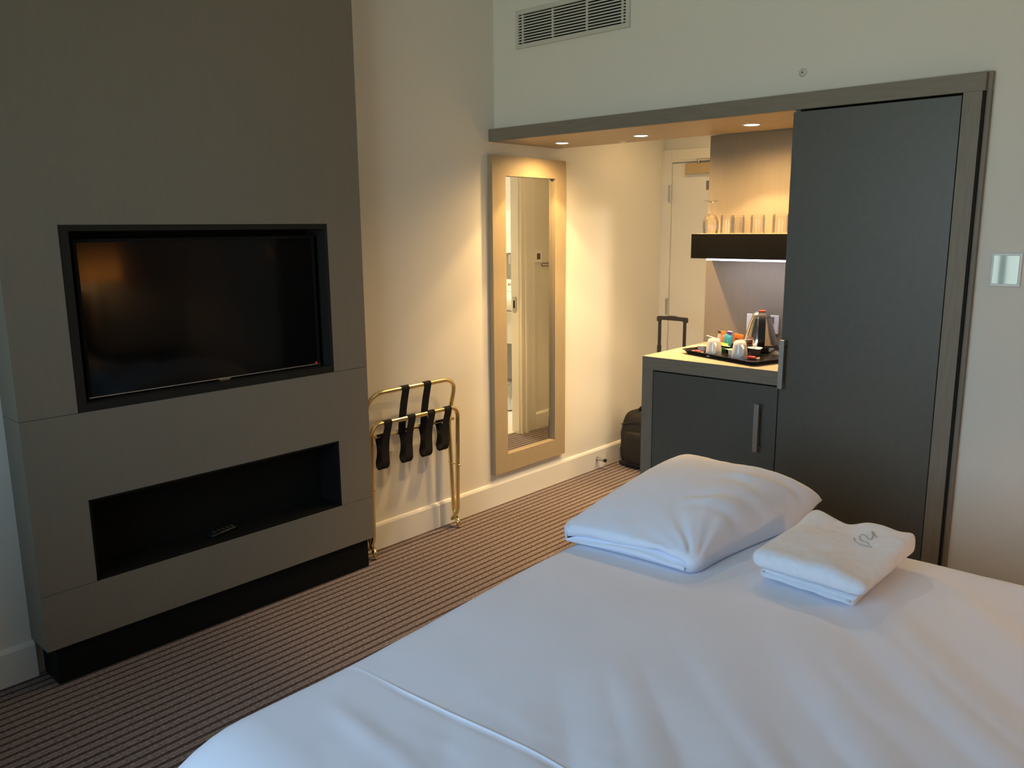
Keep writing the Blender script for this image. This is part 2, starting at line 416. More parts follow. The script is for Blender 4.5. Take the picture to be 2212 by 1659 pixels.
# entry door at the corridor's end
d = struct('door_1', box(0.072, 0.90, 1.632, 1.648, 0.006, 1.878), 'door')
def hinge(zc, n):
    bm = bmesh.new()
    add_box(bm, 0.054, 0.071, 1.613, 1.622, zc-0.05, zc+0.05, bev=0.001)
    add_lathe(bm, [(0.006, -0.055), (0.006, 0.055)], (0.066, 1.618, zc), 10)
    obj('hinge', bm, 'steel', d)
for zc in (1.69, 0.965, 0.22): hinge(zc, 0)
obj('door_closer', box(0.175, 0.42, 1.606, 1.632, 1.806, 1.872, bev=0.003), mat('closer_bronze', (0.42, 0.31, 0.16), 0.5, var=0.04), d)
bm = bmesh.new(); add_box(bm, 0.265, 0.48, 1.600, 1.612, 1.882, 1.894, bev=0.002); add_lathe(bm, [(0.009, -0.012), (0.009, 0.012)], (0.268, 1.606, 1.884), 12)
obj('closer_arm', bm, 'chrome', d)
obj('door_sign', box(0.316, 0.40, 1.629, 1.633, 1.706, 1.762), 'grey', d)
bm = bmesh.new(); add_tube(bm, smooth_path([(0.83, 1.632, 1.0), (0.83, 1.575, 1.0), (0.70, 1.575, 1.0), (0.70, 1.60, 1.0)], 0.015), 0.009)
add_lathe(bm, [(0.026, -0.008), (0.026, 0.0)], (0.83, 1.632, 1.0), 20, 'y')
obj('lever_handle', bm, 'bplastic', d, True)
bm = bmesh.new()
add_box(bm, 0.0, 0.070, 1.618, 1.65, 0, 1.962, bev=0.002); add_box(bm, 0.90, 0.958, 1.618, 1.65, 0, 1.962, bev=0.002)
add_box(bm, 0.070, 0.90, 1.618, 1.65, 1.884, 1.962, bev=0.002)
struct('trim_1', bm, 'door')
obj('stop_bead', box(0.14, 0.40, 1.612, 1.620, 1.896, 1.902), 'door', bpy.data.objects['trim_1'])

# bathroom doorway lining and architrave (seen in the mirror)
bm = bmesh.new()
add_box(bm, 0.955, 1.024, 1.265, 1.285, 0, 1.99); add_box(bm, 0.955, 1.024, 0.74, 0.755, 0, 1.99); add_box(bm, 0.955, 1.024, 0.755, 1.265, 1.975, 1.99)
struct('trim_2', bm, 'trim')
bm = bmesh.new()
prof = [(0.96, 1.275), (0.935, 1.275), (0.935, 1.295), (0.942, 1.300), (0.942, 1.322), (0.935, 1.328), (0.935, 1.35), (0.945, 1.358), (0.948, 1.44), (0.96, 1.44)]
add_prism(bm, prof, 2, 0, 2.06)
struct('trim_3', bm, 'trim')
obj('strike_plate', box(0.975, 1.003, 1.2555, 1.2665, 0.895, 1.0), 'steel', bpy.data.objects['trim_2'])
obj('strike_hole', box(0.982, 0.996, 1.2545, 1.2560, 0.92, 0.975), 'black', bpy.data.objects['trim_2'])

# ================================================================== MEDIA WALL (chimney-breast cladding with TV)
PX = 0.15; Y0, Y1 = -2.275, -0.93
mw = thing('chimney_breast', 'taupe laminate chimney breast panel on a black plinth, holding the television niche', 'wall panel', (0.07, -1.6, 0))
nz0, nz1, ny0, ny1 = 0.907, 1.508, -2.101, -1.098
lz0, lz1, ly0, ly1 = 0.325, 0.611, -2.099, -1.092
G = 0.0008
obj('cladding_panel', prism([(Y0, nz0+G), (ny0, nz0+G), (ny0, nz1), (ny1, nz1), (ny1, nz0+G), (Y1, nz0+G), (Y1, 2.9), (Y0, 2.9)], 0, 0.0, PX), 'panel', mw)
obj('cladding_panel', prism([(Y0, lz0+G), (ly0, lz0+G), (ly0, lz1), (ly1, lz1), (ly1, lz0+G), (Y1, lz0+G), (Y1, nz0-G), (Y0, nz0-G)], 0, 0.0, PX-0.0005), 'panel', mw)
obj('cladding_panel', box(0, PX, Y0, Y1, 0.134, lz0-G), 'panel', mw)
obj('plinth', box(0.0, 0.132, Y0+0.03, Y1-0.022, 0.0, 0.134), 'black', mw)
bm = bmesh.new(); add_box(bm, 0.0, 0.012, ny0, ny1, nz0, nz1)
obj('niche_back', bm, 'black', mw)
bm = bmesh.new()
add_box(bm, 0.0125, 0.1485, ny0, ny0+0.030, nz0, nz1); add_box(bm, 0.0125, 0.1485, ny1-0.012, ny1, nz0, nz1)
add_box(bm, 0.0125, 0.1485, ny0+0.0301, ny1-0.0121, nz1-0.020, nz1); add_box(bm, 0.0125, 0.1485, ny0+0.0301, ny1-0.0121, nz0, nz0+0.026)
obj('niche_trim', bm, 'dtrim', mw)
bm = bmesh.new(); t = 0.008
add_box(bm, 0.0, 0.012, ly0, ly1, lz0, lz1); add_box(bm, 0.0, 0.148, ly0, ly0+t, lz0, lz1); add_box(bm, 0.0, 0.148, ly1-t, ly1, lz0, lz1)
add_box(bm, 0.0, 0.148, ly0, ly1, lz1-t, lz1); add_box(bm, 0.0, 0.148, ly0, ly1, lz0, lz0+t)
obj('niche_lining', bm, 'black', mw)

tv = thing('television', 'switched-off black flat television recessed in the taupe media wall', 'television', (0.05, -1.59, 0.935))
sy0, sy1, sz0, sz1 = -2.034, -1.143, 0.944, 1.451
bm = bmesh.new()
add_box(bm, 0.012, 0.095, sy0-0.012, sy1+0.012, sz0-0.012, sz1+0.012, bev=0.004)
obj('casing', bm, 'black', tv)
bm = bmesh.new()
add_box(bm, 0.095, 0.104, sy0-0.012, sy0, sz0-0.012, sz1+0.012, bev=0.002); add_box(bm, 0.095, 0.104, sy1, sy1+0.012, sz0-0.012, sz1+0.012, bev=0.002)
add_box(bm, 0.095, 0.104, sy0, sy1, sz1, sz1+0.012, bev=0.002)
obj('bezel', bm, 'black', tv)
obj('screen', box(0.0945, 0.1005, sy0, sy1, sz0, sz1), 'screen', tv)
obj('bottom_strip', box(0.095, 0.106, sy0-0.012, sy1+0.012, sz0-0.004, sz0-0.0005, bev=0.0008), 'steel', tv)
obj('badge', prism([(-1.585, sz0-0.004), (-1.535, sz0-0.004), (-1.545, sz0-0.012), (-1.575, sz0-0.012)], 0, 0.096, 0.107), 'steel', tv)
obj('standby_light', lathe([(0.0028, 0), (0.0028, 0.004)], (0.1005, sy1-0.008, sz0+0.004), 12, 'x'), 'standby', tv)

bm = bmesh.new()
add_blob(bm, (0.034, 0.13, 0.016), (0, 0, 0.008), 0.007, 4)
bmesh.ops.rotate(bm, cent=(0, 0, 0), matrix=Matrix.Rotation(math.radians(14), 3, 'Z'), verts=bm.verts)
bmesh.ops.translate(bm, vec=(0.080, -1.60, lz0+0.0085), verts=bm.verts)
rc = obj('remote_control', bm, 'bplastic', smooth=True)
tag(rc, 'small dark slim object lying in the black lower niche below the television', 'remote')
bm = bmesh.new()
for i in range(5):
    for j in (-1, 0, 1):
        add_box(bm, 0.078+j*0.008-0.0025+0.014*(i-2)*-0.25, 0.078+j*0.008+0.0025+0.014*(i-2)*-0.25, -1.645+i*0.02, -1.636+i*0.02, lz0+0.0235, lz0+0.0265)
obj('button', bm, mat('dark_button', (0.045, 0.040, 0.042), 0.4, var=0.05), rc)['kind'] = 'stuff'

# ================================================================== MIRROR
mr = thing('wall_mirror', 'tall mirror in a wide oak-coloured frame on the left wall', 'mirror', (0.0, 0.29, 0.178))
my0, my1, mz0, mz1 = -0.010, 0.583, 0.178, 1.843; iy0, iy1, iz0, iz1 = 0.089, 0.490, 0.277, 1.745
def frame_rail(pts): return prism(pts, 0, 0.0005, 0.032)
obj('frame_rail', frame_rail([(my0, mz0), (iy0, iz0), (iy0, iz1), (my0, mz1)]), 'oak', mr)
obj('frame_rail', frame_rail([(my1, mz0), (iy1, iz0), (iy1, iz1), (my1, mz1)]), 'oak', mr)
obj('frame_rail', frame_rail([(my0, mz1), (iy0, iz1), (iy1, iz1), (my1, mz1)]), 'oak', mr)
obj('frame_rail', frame_rail([(my0, mz0), (iy0, iz0), (iy1, iz0), (my1, mz0)]), 'oak', mr)
obj('mirror_glass', box(0.001, 0.010, iy0-0.003, iy1+0.003, iz0-0.003, iz1+0.003), 'mirror', mr)

# ================================================================== BUILT-IN JOINERY
bf = thing('overhead_bulkhead', 'long taupe bulkhead frame running over the corridor opening and wardrobe', 'bulkhead', (1.1, 0.28, 1.91))
ZS = 1.909
obj('fascia', box(0.0005, 2.212, 0.0, 0.022, ZS, 1.968), 'lamh', bf)
obj('outer_edge', box(2.2125, 2.226, 0.020, 0.0445, ZS, 1.970), 'lam', bf)
obj('soffit', box(0.0005, 1.590, 0.022, 0.556, ZS, ZS+0.022), 'soffit', bf)
obj('top_board', box(0.0005, 2.20, 0.022, 0.600, ZS+0.022, ZS+0.058), 'lamh', bf)

wr = thing('wardrobe', 'tall built-in wardrobe with one plain dark slate door beside the bed', 'wardrobe', (1.86, 0.3, 0))
dr = obj('door', box(1.577, 2.146, 0.0, 0.02, 0.045, 1.9005, bev=0.0012), 'slate', wr)
def bar_handle(x0, x1, z0, z1, parent):
    bm = bmesh.new(); add_box(bm, x0, x1, -0.034, -0.020, z0, z1, bev=0.001)
    add_box(bm, x0+0.002, x1-0.002, -0.022, 0.002, z1-0.022, z1-0.006); add_box(bm, x0+0.002, x1-0.002, -0.022, 0.002, z0+0.006, z0+0.022)
    return obj('handle', bm, 'nickel', parent)
bar_handle(1.584, 1.603, 0.855, 1.048, dr)
obj('stile', box(2.149, 2.205, 0.0, 0.045, 0.0, ZS-0.0005), 'lam', wr)
obj('shadow_gap_strip', box(2.205, 2.212, 0.006, 0.045, 0.0, ZS-0.0005), 'dtrim', wr)  # dark strip painted in for the shade of the gap beside the stile
obj('outer_edge', box(2.2125, 2.226, 0.020, 0.0445, 0.0, ZS-0.0005), 'lam', wr)
obj('side_panel', box(1.577, 1.595, 0.0215, 0.60, 0.0, ZS), 'back', wr)
obj('carcass', box(1.60, 2.146, 0.024, 0.60, 0.0, ZS-0.004), 'black', wr)
obj('plinth', box(1.577, 2.146, 0.012, 0.024, 0.0, 0.042), 'blackwood', wr)

cb = thing('minibar_cabinet', 'low taupe cabinet with slate door and lit wooden counter beside the wardrobe', 'cabinet', (1.25, 0.3, 0))
obj('counter', box(0.936, 1.5755, 0.0005, 0.579, 0.860, 0.9165), 'lamh', cb)
obj('counter_top', box(0.936, 1.5755, 0.0005, 0.579, 0.9168, 0.9178), 'top', cb)
obj('side_panel', box(0.936, 0.992, 0.0005, 0.579, 0.0, 0.8595), 'lam', cb)
obj('carcass', box(0.994, 1.575, 0.023, 0.579, 0.0, 0.8595), 'black', cb)
dr2 = obj('door', box(0.9945, 1.5725, 0.002, 0.021, 0.045, 0.8535, bev=0.001), 'slate', cb)
bar_handle(1.492, 1.512, 0.582, 0.780, dr2)

bp_ = tag(obj('nook_back_panel', box(0.916, 1.5765, 0.580, 0.601, 0.9185, ZS), 'back'), 'plain taupe laminate panel behind the glasses and kettle', 'panel')

sh = thing('floating_shelf', 'thick black floating shelf of glasses with a glowing light strip underneath', 'shelf', (1.25, 0.48, 1.336))
obj('shelf_body', box(0.938, 1.5765, 0.39, 0.5795, 1.337, 1.4495, bev=0.001), 'blackwood', sh)
obj('shelf_top', box(0.938, 1.5765, 0.39, 0.5795, 1.4498, 1.4506), 'top', sh)
led = obj('light_strip', box(1.015, 1.572, 0.398, 0.408, 1.3285, 1.3365, bev=0.002), 'led', sh)

# recessed downlights in the soffit
def downlight(x, y, label):
    t = thing('downlight', label, 'downlight', (x, y, ZS), 'downlights in the bulkhead soffit')
    bm = lathe([(0.040, 0.0), (0.041, -0.003), (0.034, -0.005), (0.030, -0.0035), (0.030, 0.0)], (x, y, ZS), 40, cap=False)
    obj('bezel', bm, 'white', t, True)
    obj('bulb', lathe([(0.0, -0.0045), (0.018, -0.0042), (0.0295, -0.003), (0.0295, 0.0)], (x, y, ZS), 32, cap=False), 'bulb', t, True)
    L = bpy.data.lights.new('downlight_beam', 'SPOT'); L.energy = DOWN_W; L.color = (1.0, 0.635, 0.27)
    L.spot_size = math.radians(99); L.spot_blend = 0.2; L.shadow_soft_size = 0.025
    lo = bpy.data.objects.new('downlight_beam', L); COL.objects.link(lo); lo.location = (x, y, ZS-0.012)
    lo.parent = t; lo.matrix_parent_inverse = Matrix.Translation(-Vector(t.location))
    L = bpy.data.lights.new('downlight_spill', 'SPOT'); L.energy = SPILL_W; L.color = (1.0, 0.635, 0.27)
    L.spot_size = math.radians(164); L.spot_blend = 1.0; L.shadow_soft_size = 0.025
    l2 = bpy.data.objects.new('downlight_spill', L); COL.objects.link(l2); l2.location = (x, y, ZS-0.012)
    l2.parent = t; l2.matrix_parent_inverse = Matrix.Translation(-Vector(t.location))
downlight(0.226, 0.306, 'lit downlight in the soffit nearest the left wall, above the mirror')
downlight(0.699, 0.310, 'middle lit downlight in the bulkhead soffit')
downlight(1.267, 0.291, 'lit downlight in the soffit above the glasses shelf')
o = obj('sensor_disc', lathe([(0.0, -0.006), (0.012, -0.005), (0.018, 0.0)], (0.466, 0.497, ZS), 20, cap=False), 'white', smooth=True)
tag(o, 'tiny white disc on the soffit between two downlights', 'sensor')

# LED glow under the shelf
L = bpy.data.lights.new('shelf_light', 'AREA'); L.shape = 'RECTANGLE'; L.size = 0.55; L.size_y = 0.012; L.energy = 1.35; L.color = (0.80, 0.78, 1.0)
lo = bpy.data.objects.new('shelf_light', L); COL.objects.link(lo); lo.location = (1.293, 0.403, 1.3275); lo.rotation_euler = (math.radians(25), 0, 0)
lo.parent = sh; lo.matrix_parent_inverse = Matrix.Translation(-Vector(sh.location))

# ================================================================== WALL FITTINGS
vt = thing('air_vent', 'rectangular louvred air vent grille high on the far wall', 'vent', (0.48, YF, 2.41))
vx0, vx1, vz0, vz1 = 0.156, 0.809, 2.327, 2.500; sx0, sx1 = 0.174, 0.790; s0, p_ = 2.3495, 0.0126
obj('backing', box(vx0+0.01, vx1-0.01, YF-0.001, YF+0.004, vz0+0.01, vz1-0.01), 'black', vt)
bm = bmesh.new(); yv0, yv1 = YF-0.012, YF-0.0005
add_box(bm, vx0, sx0, yv0, yv1, vz0, vz1, bev=0.002); add_box(bm, sx1, vx1, yv0, yv1, vz0, vz1, bev=0.002)
add_box(bm, sx0, sx1, yv0, yv1, vz0, s0-0.003, bev=0.001); add_box(bm, sx0, sx1, yv0, yv1, s0+10*p_+0.003, vz1, bev=0.001)
obj('frame', bm, 'grille', vt)
for i in range(10):
    za = s0+i*p_+0.0028
    obj('louvre', prism([(YF-0.011, za), (YF-0.011, za+0.0062), (YF-0.002, za+0.0085), (YF-0.002, za+0.0023)], 0, sx0, sx1), 'grille', vt)
for xm in (0.200, 0.384, 0.581, 0.772):
    obj('mullion', box(xm-0.005, xm+0.005, YF-0.0095, YF-0.002, s0, s0+10*p_), 'grille', vt)

th = thing('thermostat', 'square glossy white control panel on the wall right of the wardrobe', 'thermostat', (2.316, YF, 1.335))
obj('backplate', box(2.271, 2.361, YF-0.009, YF-0.0003, 1.281, 1.391, bev=0.003), 'white', th)
obj('glass_face', box(2.278, 2.354, YF-0.0115, YF-0.0085, 1.290, 1.384, bev=0.001), 'gtint', th)
sd = thing('wall_sensor', 'small round sensor on the far wall just above the bulkhead', 'sensor', (1.585, YF, 2.046))
obj('disc', lathe([(0.0, -0.005), (0.012, -0.0045), (0.016, -0.001), (0.016, -0.0003)], (1.585, YF, 2.046), 24, 'y', False), 'grille', sd, True)
obj('lens', lathe([(0.0, -0.010), (0.003, -0.009), (0.0035, -0.004)], (1.585, YF, 2.046), 12, 'y', False), 'grey', sd, True)

so = thing('power_socket', 'white double power socket behind the kettle', 'socket', (1.226, 0.58, 1.03))
obj('plate', box(1.146, 1.306, 0.571, 0.5797, 0.986, 1.074, bev=0.003), 'white', so)
for xs in (1.186, 1.266):
    obj('rocker', box(xs+0.002, xs+0.018, 0.5665, 0.572, 1.037, 1.066, bev=0.002), 'grey', so)
    bm = bmesh.new(); add_box(bm, xs-0.004, xs+0.004, 0.5700, 0.5712, 1.024, 1.034)
    for s in (-1, 1): add_box(bm, xs+s*0.011-0.0035, xs+s*0.011+0.0035, 0.5700, 0.5712, 1.003, 1.009)
    obj('pin_hole', bm, 'grey', so)

ds = thing('door_stop', 'steel cylinder door stop with black tip on the left skirting', 'door stop', (0.016, 0.925, 0.063))
obj('stem', lathe([(0.013, 0.0), (0.013, 0.003), (0.0095, 0.003), (0.0095, 0.055)], (0.016, 0.925, 0.064), 20, 'x'), 'steel', ds, True, 40)
obj('rubber_tip', lathe([(0.0105, 0.055), (0.0105, 0.068), (0.008, 0.070)], (0.016, 0.925, 0.064), 20, 'x'), 'bplastic', ds, True, 40)

sw = thing('light_switch', 'white switch plate with dark rocker in the corridor, seen in the mirror', 'switch', (0.96, 1.475, 1.28))
obj('plate', box(0.950, 0.9597, 1.436, 1.522, 1.236, 1.322, bev=0.003), 'white', sw)
obj('rocker', box(0.946, 0.951, 1.463, 1.497, 1.258, 1.300, bev=0.002), mat('brown_rocker', (0.10, 0.06, 0.04), 0.4), sw)

hk = thing('wall_hook', 'thin black loop-shaped hook on the corridor wall, seen in the mirror', 'hook', (0.96, 1.55, 1.215))
obj('loop', tube(smooth_path([(0.9597, 1.60, 1.207), (0.951, 1.598, 1.207), (0.951, 1.520, 1.207), (0.951, 1.520, 1.226), (0.951, 1.598, 1.226), (0.9597, 1.60, 1.226)], 0.006, 5), 0.0025, 8), 'bplastic', hk, True)

# bathroom furniture seen through the doorway in the mirror
bs = thing('wash_basin', 'white wall-hung wash basin unit in the bathroom, seen in the mirror', 'basin', (1.62, 1.87, 0.57))
obj('vanity_box', box(1.30, 2.0, 1.72, 2.0195, 0.57, 0.83, bev=0.004), 'trim', bs)
obj('bowl', blob((0.72, 0.33, 0.13), (1.65, 1.855, 0.895), 0.04, 6), 'ceramic', bs, True)
obj('splashback', box(1.30, 2.0, 2.002, 2.0195, 0.96, 1.06), 'ceramic', bs)
bm = bmesh.new(); add_tube(bm, smooth_path([(1.56, 1.95, 0.955), (1.56, 1.95, 1.03), (1.56, 1.83, 1.03)], 0.02), 0.013)
add_tube(bm, [(1.50, 1.95, 1.03), (1.62, 1.95, 1.03)], 0.013)
obj('tap', bm, 'chrome', bs, True)
bn = thing('pedal_bin', 'small steel pedal bin on the bathroom floor, seen in the mirror', 'bin', (1.56, 1.80, 0.006))
obj('body', lathe([(0.0, 0.012), (0.080, 0.012), (0.080, 0.225)], (1.56, 1.80, 0), 32, cap=False), 'chrome', bn, True, 40)
obj('lid', lathe([(0.083, 0.226), (0.083, 0.238), (0.06, 0.255), (0.0, 0.262)], (1.56, 1.80, 0), 32, cap=False), 'steel', bn, True, 40)
obj('base_ring', lathe([(0.0, 0.0062), (0.083, 0.0062), (0.083, 0.014), (0.0, 0.014)], (1.56, 1.80, 0), 32, cap=False), 'bplastic', bn, True, 40)
cbn = thing('bathroom_cabinet', 'bright white wall cabinet above the bathroom basin, seen in the mirror', 'cabinet', (1.65, 1.96, 1.27))
obj('carcass', box(1.30, 2.0, 1.90, 2.0195, 1.28, 1.62, bev=0.003), 'ceramic', cbn)
obj('door', box(1.303, 1.648, 1.892, 1.8995, 1.283, 1.617), 'ceramic', cbn)
obj('door', box(1.652, 1.997, 1.892, 1.8995, 1.283, 1.617), 'ceramic', cbn)
sdp = thing('soap_dispenser', 'wall soap dispenser below the bathroom cabinet, seen in the mirror', 'dispenser', (1.62, 1.99, 1.21))
obj('body', box(1.60, 1.68, 1.955, 2.0195, 1.19, 1.265, bev=0.006), 'ceramic', sdp)
obj('nozzle', box(1.632, 1.648, 1.945, 1.956, 1.195, 1.255), 'steel', sdp)
th_ = thing('toilet_roll_holder', 'steel roll holder under the bathroom basin, seen in the mirror', 'holder', (1.62, 2.0, 0.5))
obj('plate', box(1.60, 1.66, 2.008, 2.0195, 0.46, 0.54), 'white', th_)
obj('hook', box(1.64, 1.655, 1.985, 2.0085, 0.47, 0.53), 'dtrim', th_)
bl = thing('bathroom_downlight', 'lit ceiling downlight inside the bathroom', 'downlight', (1.7, 1.4, 2.25))
obj('bezel', lathe([(0.06, 0.0), (0.062, -0.004), (0.05, -0.006), (0.045, -0.002)], (1.7, 1.4, 2.25), 32, cap=False), 'white', bl, True)
obj('lens', lathe([(0.0, -0.004), (0.044, -0.003)], (1.7, 1.4, 2.25), 32, cap=False), 'bathlens', bl, True)
L = bpy.data.lights.new('bathroom_light', 'SPOT'); L.energy = BATH_W*4; L.color = (1.0, 0.83, 0.58); L.spot_size = math.radians(160); L.spot_blend = 0.5; L.shadow_soft_size = 0.05
lo = bpy.data.objects.new('bathroom_light', L); COL.objects.link(lo); lo.location = (1.7, 1.4, 2.235)
lo.parent = bl; lo.matrix_parent_inverse = Matrix.Translation(-Vector(bl.location))

cl = thing('corridor_downlight', 'lit ceiling downlight in the corridor in front of the entry door', 'downlight', (0.5, 1.1, 2.25))
obj('bezel', lathe([(0.045, 0.0), (0.047, -0.004), (0.036, -0.006), (0.032, -0.002)], (0.5, 1.1, 2.25), 32, cap=False), 'white', cl, True)
obj('lens', lathe([(0.0, -0.004), (0.032, -0.003)], (0.5, 1.1, 2.25), 32, cap=False), 'bathlens', cl, True)
L = bpy.data.lights.new('corridor_light', 'SPOT'); L.energy = HALL_W; L.color = (1.0, 0.64, 0.28); L.spot_size = math.radians(165); L.spot_blend = 0.8; L.shadow_soft_size = 0.04
lo = bpy.data.objects.new('corridor_light', L); COL.objects.link(lo); lo.location = (0.5, 1.1, 2.235)
lo.parent = cl; lo.matrix_parent_inverse = Matrix.Translation(-Vector(cl.location))

# ================================================================== LUGGAGE RACK
rk = thing('luggage_rack', 'folded brass luggage rack with black straps against the left wall', 'luggage rack', (0.06, -0.61, 0))
R = 0.0108; ya, yb = -0.885, -0.352
def frame_A():
    r = [0.02, 0.06, 0.085, 0.085, 0.06, 0.02]
    pts = [(0.098, ya, 0.012), (0.058, ya, 0.085), (0.036, ya, 0.56), (0.095, ya, 0.768), (0.095, yb, 0.768), (0.036, yb, 0.56), (0.058, yb, 0.085), (0.098, yb, 0.012)]
    return tube(smooth_path(pts, r), R, 14)
def frame_B():
    pts = [(0.046, ya, 0.035), (0.088, ya, 0.085), (0.103, ya, 0.628), (0.103, yb, 0.628), (0.088, yb, 0.085), (0.046, yb, 0.035)]
    return tube(smooth_path(pts, [0.03, 0.055, 0.055, 0.03]), R, 14)
obj('back_frame', frame_A(), 'brass', rk, True)
obj('front_frame', frame_B(), 'brass', rk, True)
obj('strap_bar', tube([(0.058, ya-0.004, 0.558), (0.058, yb+0.012, 0.558)], 0.0075, 12), 'brass', rk, True)
for yy in (ya, yb):
    obj('pivot_bolt', tube([(0.03, yy, 0.33), (0.112, yy, 0.33)], 0.004, 8), 'brass', rk, True)
    obj('foot_tip', tube([(0.0800, yy, 0.045), (0.0995, yy, 0.0105)], 0.0114, 14), 'brass', rk, True)
SW = 0.043
def wrap(c, r, a0, a1, n=8): return [(c[0]+r*math.cos(a0+(a1-a0)*i/n), c[1]+r*math.sin(a0+(a1-a0)*i/n)) for i in range(n+1)]
CB = (0.058, 0.558)
def loop_strap(yc, zb, lean):
    rr = R+0.0015
    pts = wrap((0.103, 0.628), rr, math.radians(200), math.radians(0), 10)
    a = Vector((0.103+rr, 0.622)); b = Vector((CB[0]-0.009, CB[1]-0.006)); n = 34
    xf, xb = 0.109, 0.062; rx = (xf-xb)/2; zl = zb+0.030
    for i in range(1, n):
        t = i/n
        if t < 0.40: q = t/0.40; p = (a.x+(xf-a.x)*q-0.012*math.sin(q*PI), a.y+(zl-a.y)*q)
        elif t < 0.68: q = (t-0.40)/0.28; an = -q*PI; p = (xb+rx+rx*math.cos(an), zl+0.030*math.sin(an))
        else: q = (t-0.68)/0.32; p = (xb+(b.x-xb)*q+0.012*math.sin(q*PI), zl+(b.y-zl)*q)
        pts.append(p)
    pts = pts + [tuple(b)] + wrap(CB, 0.009, math.radians(200), math.radians(0), 8)
    bm = bmesh.new(); add_ribbon(bm, [(x, yc-lean*max(0, 0.628-z), z) for x, z in pts], (0, 1, 0), SW, 0.0022)
    obj('strap', bm, 'strap', rk, True, 40)
for yc, zb, ln in ((-0.795, 0.412, 0.10), (-0.655, 0.414, 0.10), (-0.532, 0.416, 0.10), (-0.425, 0.424, 0.10)): loop_strap(yc, zb, ln)
def back_strap(yc):
    pts = wrap((0.095, 0.768), R+0.0015, math.radians(200), math.radians(-20), 10)
    e = pts[-1]
    for i in range(1, 12):
        t = i/12; pts.append((e[0]+(0.068-e[0])*t-0.006*math.sin(t*PI), e[1]+(0.558-e[1])*t))
    pts += wrap(CB, 0.0105, math.radians(-10), math.radians(-220), 8)
    bm = bmesh.new(); add_ribbon(bm, [(x, yc, z) for x, z in pts], (0, 1, 0), SW, 0.0022)
    obj('back_strap', bm, 'strap', rk)
for yc in (-0.680, -0.545): back_strap(yc)

# ================================================================== SUITCASE in the corridor
sc = thing('trolley_bag', 'black soft trolley bag with extended handle, half hidden behind the cabinet', 'suitcase', (0.30, 1.17, 0))
def bagfn(p):
    k = 1.0 - 0.10*sstep(0.02, 0.18, p.z)
    q = Vector((p.x*k, p.y*(1-0.18*sstep(0.0, 0.18, p.z)), p.z))
    q += Vector((1, 1, 1))*0.004*noise.noise(p*18)
    return q
obj('bag_body', blob((0.48, 0.24, 0.345), (0.306, 1.19, 0.183), 0.055, 14, bagfn), 'bag', sc, True)
obj('front_pocket', blob((0.36, 0.05, 0.21), (0.306, 1.065, 0.135), 0.024, 8), 'bag', sc, True)
obj('carry_handle', tube(smooth_path([(0.17, 1.15, 0.345), (0.19, 1.15, 0.385), (0.42, 1.15, 0.385), (0.44, 1.15, 0.345)], 0.03), 0.010), 'strap', sc, True)
obj('base_rim', blob((0.47, 0.23, 0.035), (0.306, 1.19, 0.0185), 0.016, 6), 'bplastic', sc, True)
yh = 1.245
for xs in (0.246, 0.420):
    obj('handle_tube', box(xs-0.008, xs+0.008, yh-0.006, yh+0.006, 0.30, 0.93), 'bplastic', sc)
    obj('handle_sleeve', box(xs-0.0105, xs+0.0105, yh-0.008, yh+0.008, 0.30, 0.765), 'bplastic', sc)
bm = bmesh.new()
add_prism(bm, [(0.232, 0.915), (0.232, 0.940), (0.240, 0.946), (0.300, 0.947), (0.315, 0.951), (0.352, 0.951), (0.366, 0.947), (0.428, 0.946), (0.435, 0.940), (0.435, 0.915), (0.418, 0.915), (0.410, 0.924), (0.257, 0.924), (0.249, 0.915)], 1, yh-0.013, yh+0.013)
obj('grip', bm, 'bplastic', sc)
for xs in (0.12, 0.49):
    obj('wheel', lathe([(0.018, -0.012), (0.02, 0), (0.018, 0.012)], (xs, 1.30, 0.0205), 18, 'x'), 'bplastic', sc, True)
obj('zip_line', tube([(0.09, 1.078, 0.27), (0.20, 1.072, 0.305), (0.41, 1.072, 0.305), (0.52, 1.078, 0.27)], 0.0035, 8), 'bplastic', sc, True)

# ================================================================== BED
bd = thing('bed', 'large double bed made up with a plain white fitted sheet', 'bed', (2.55, -1.68, 0))
bx0, bx1, by0, by1, ZB = 1.525, 3.53, -2.625, -0.745, 0.60
def fold(a, lo, hi, rl, rh):
    if a < lo+rl:
        s = lo+rl-a
        if s < PI*rl/2: th = s/rl; return lo+rl-rl*math.sin(th), rl*(1-math.cos(th))
        return lo, rl+(s-PI*rl/2)
    if a > hi-rh:
        s = a-(hi-rh)
        if s < PI*rh/2: th = s/rh; return hi-rh+rh*math.sin(th), rh*(1-math.cos(th))
        return hi, rh+(s-PI*rh/2)
    return a, 0.0
def grid_line(lo, hi, rl, rh, n, extra=()):
    e0 = lo+rl-PI*rl/2-0.20; e1 = hi-rh+PI*rh/2+0.20
    g = [lo+rl-PI*rl/2-0.20*(1-i/4) for i in range(4)] + [lo+rl-PI*rl/2*(1-i/12) for i in range(12)]
    g += [lo+rl+(hi-rh-lo-rl)*i/n for i in range(n+1)]
    g += [hi-rh+PI*rh/2*(i/10) for i in range(1, 11)] + [hi-rh+PI*rh/2+0.20*i/4 for i in range(1, 5)]
    return sorted(set(round(v, 5) for v in g + list(extra)))
CREASE = lambda x: -2.137 + 0.026*sstep(1.70, 2.25, x) - 0.010*(1-sstep(1.58, 1.74, x))
RN, RF, RL, RR = 0.24, 0.075, 0.085, 0.085
ex = [-2.130+d for d in (-0.03, -0.022, -0.016, -0.012, -0.009, -0.0065, -0.0045, -0.003, -0.0015, 0, 0.0015, 0.003, 0.0045, 0.0065, 0.009, 0.012, 0.016, 0.022, 0.03)]
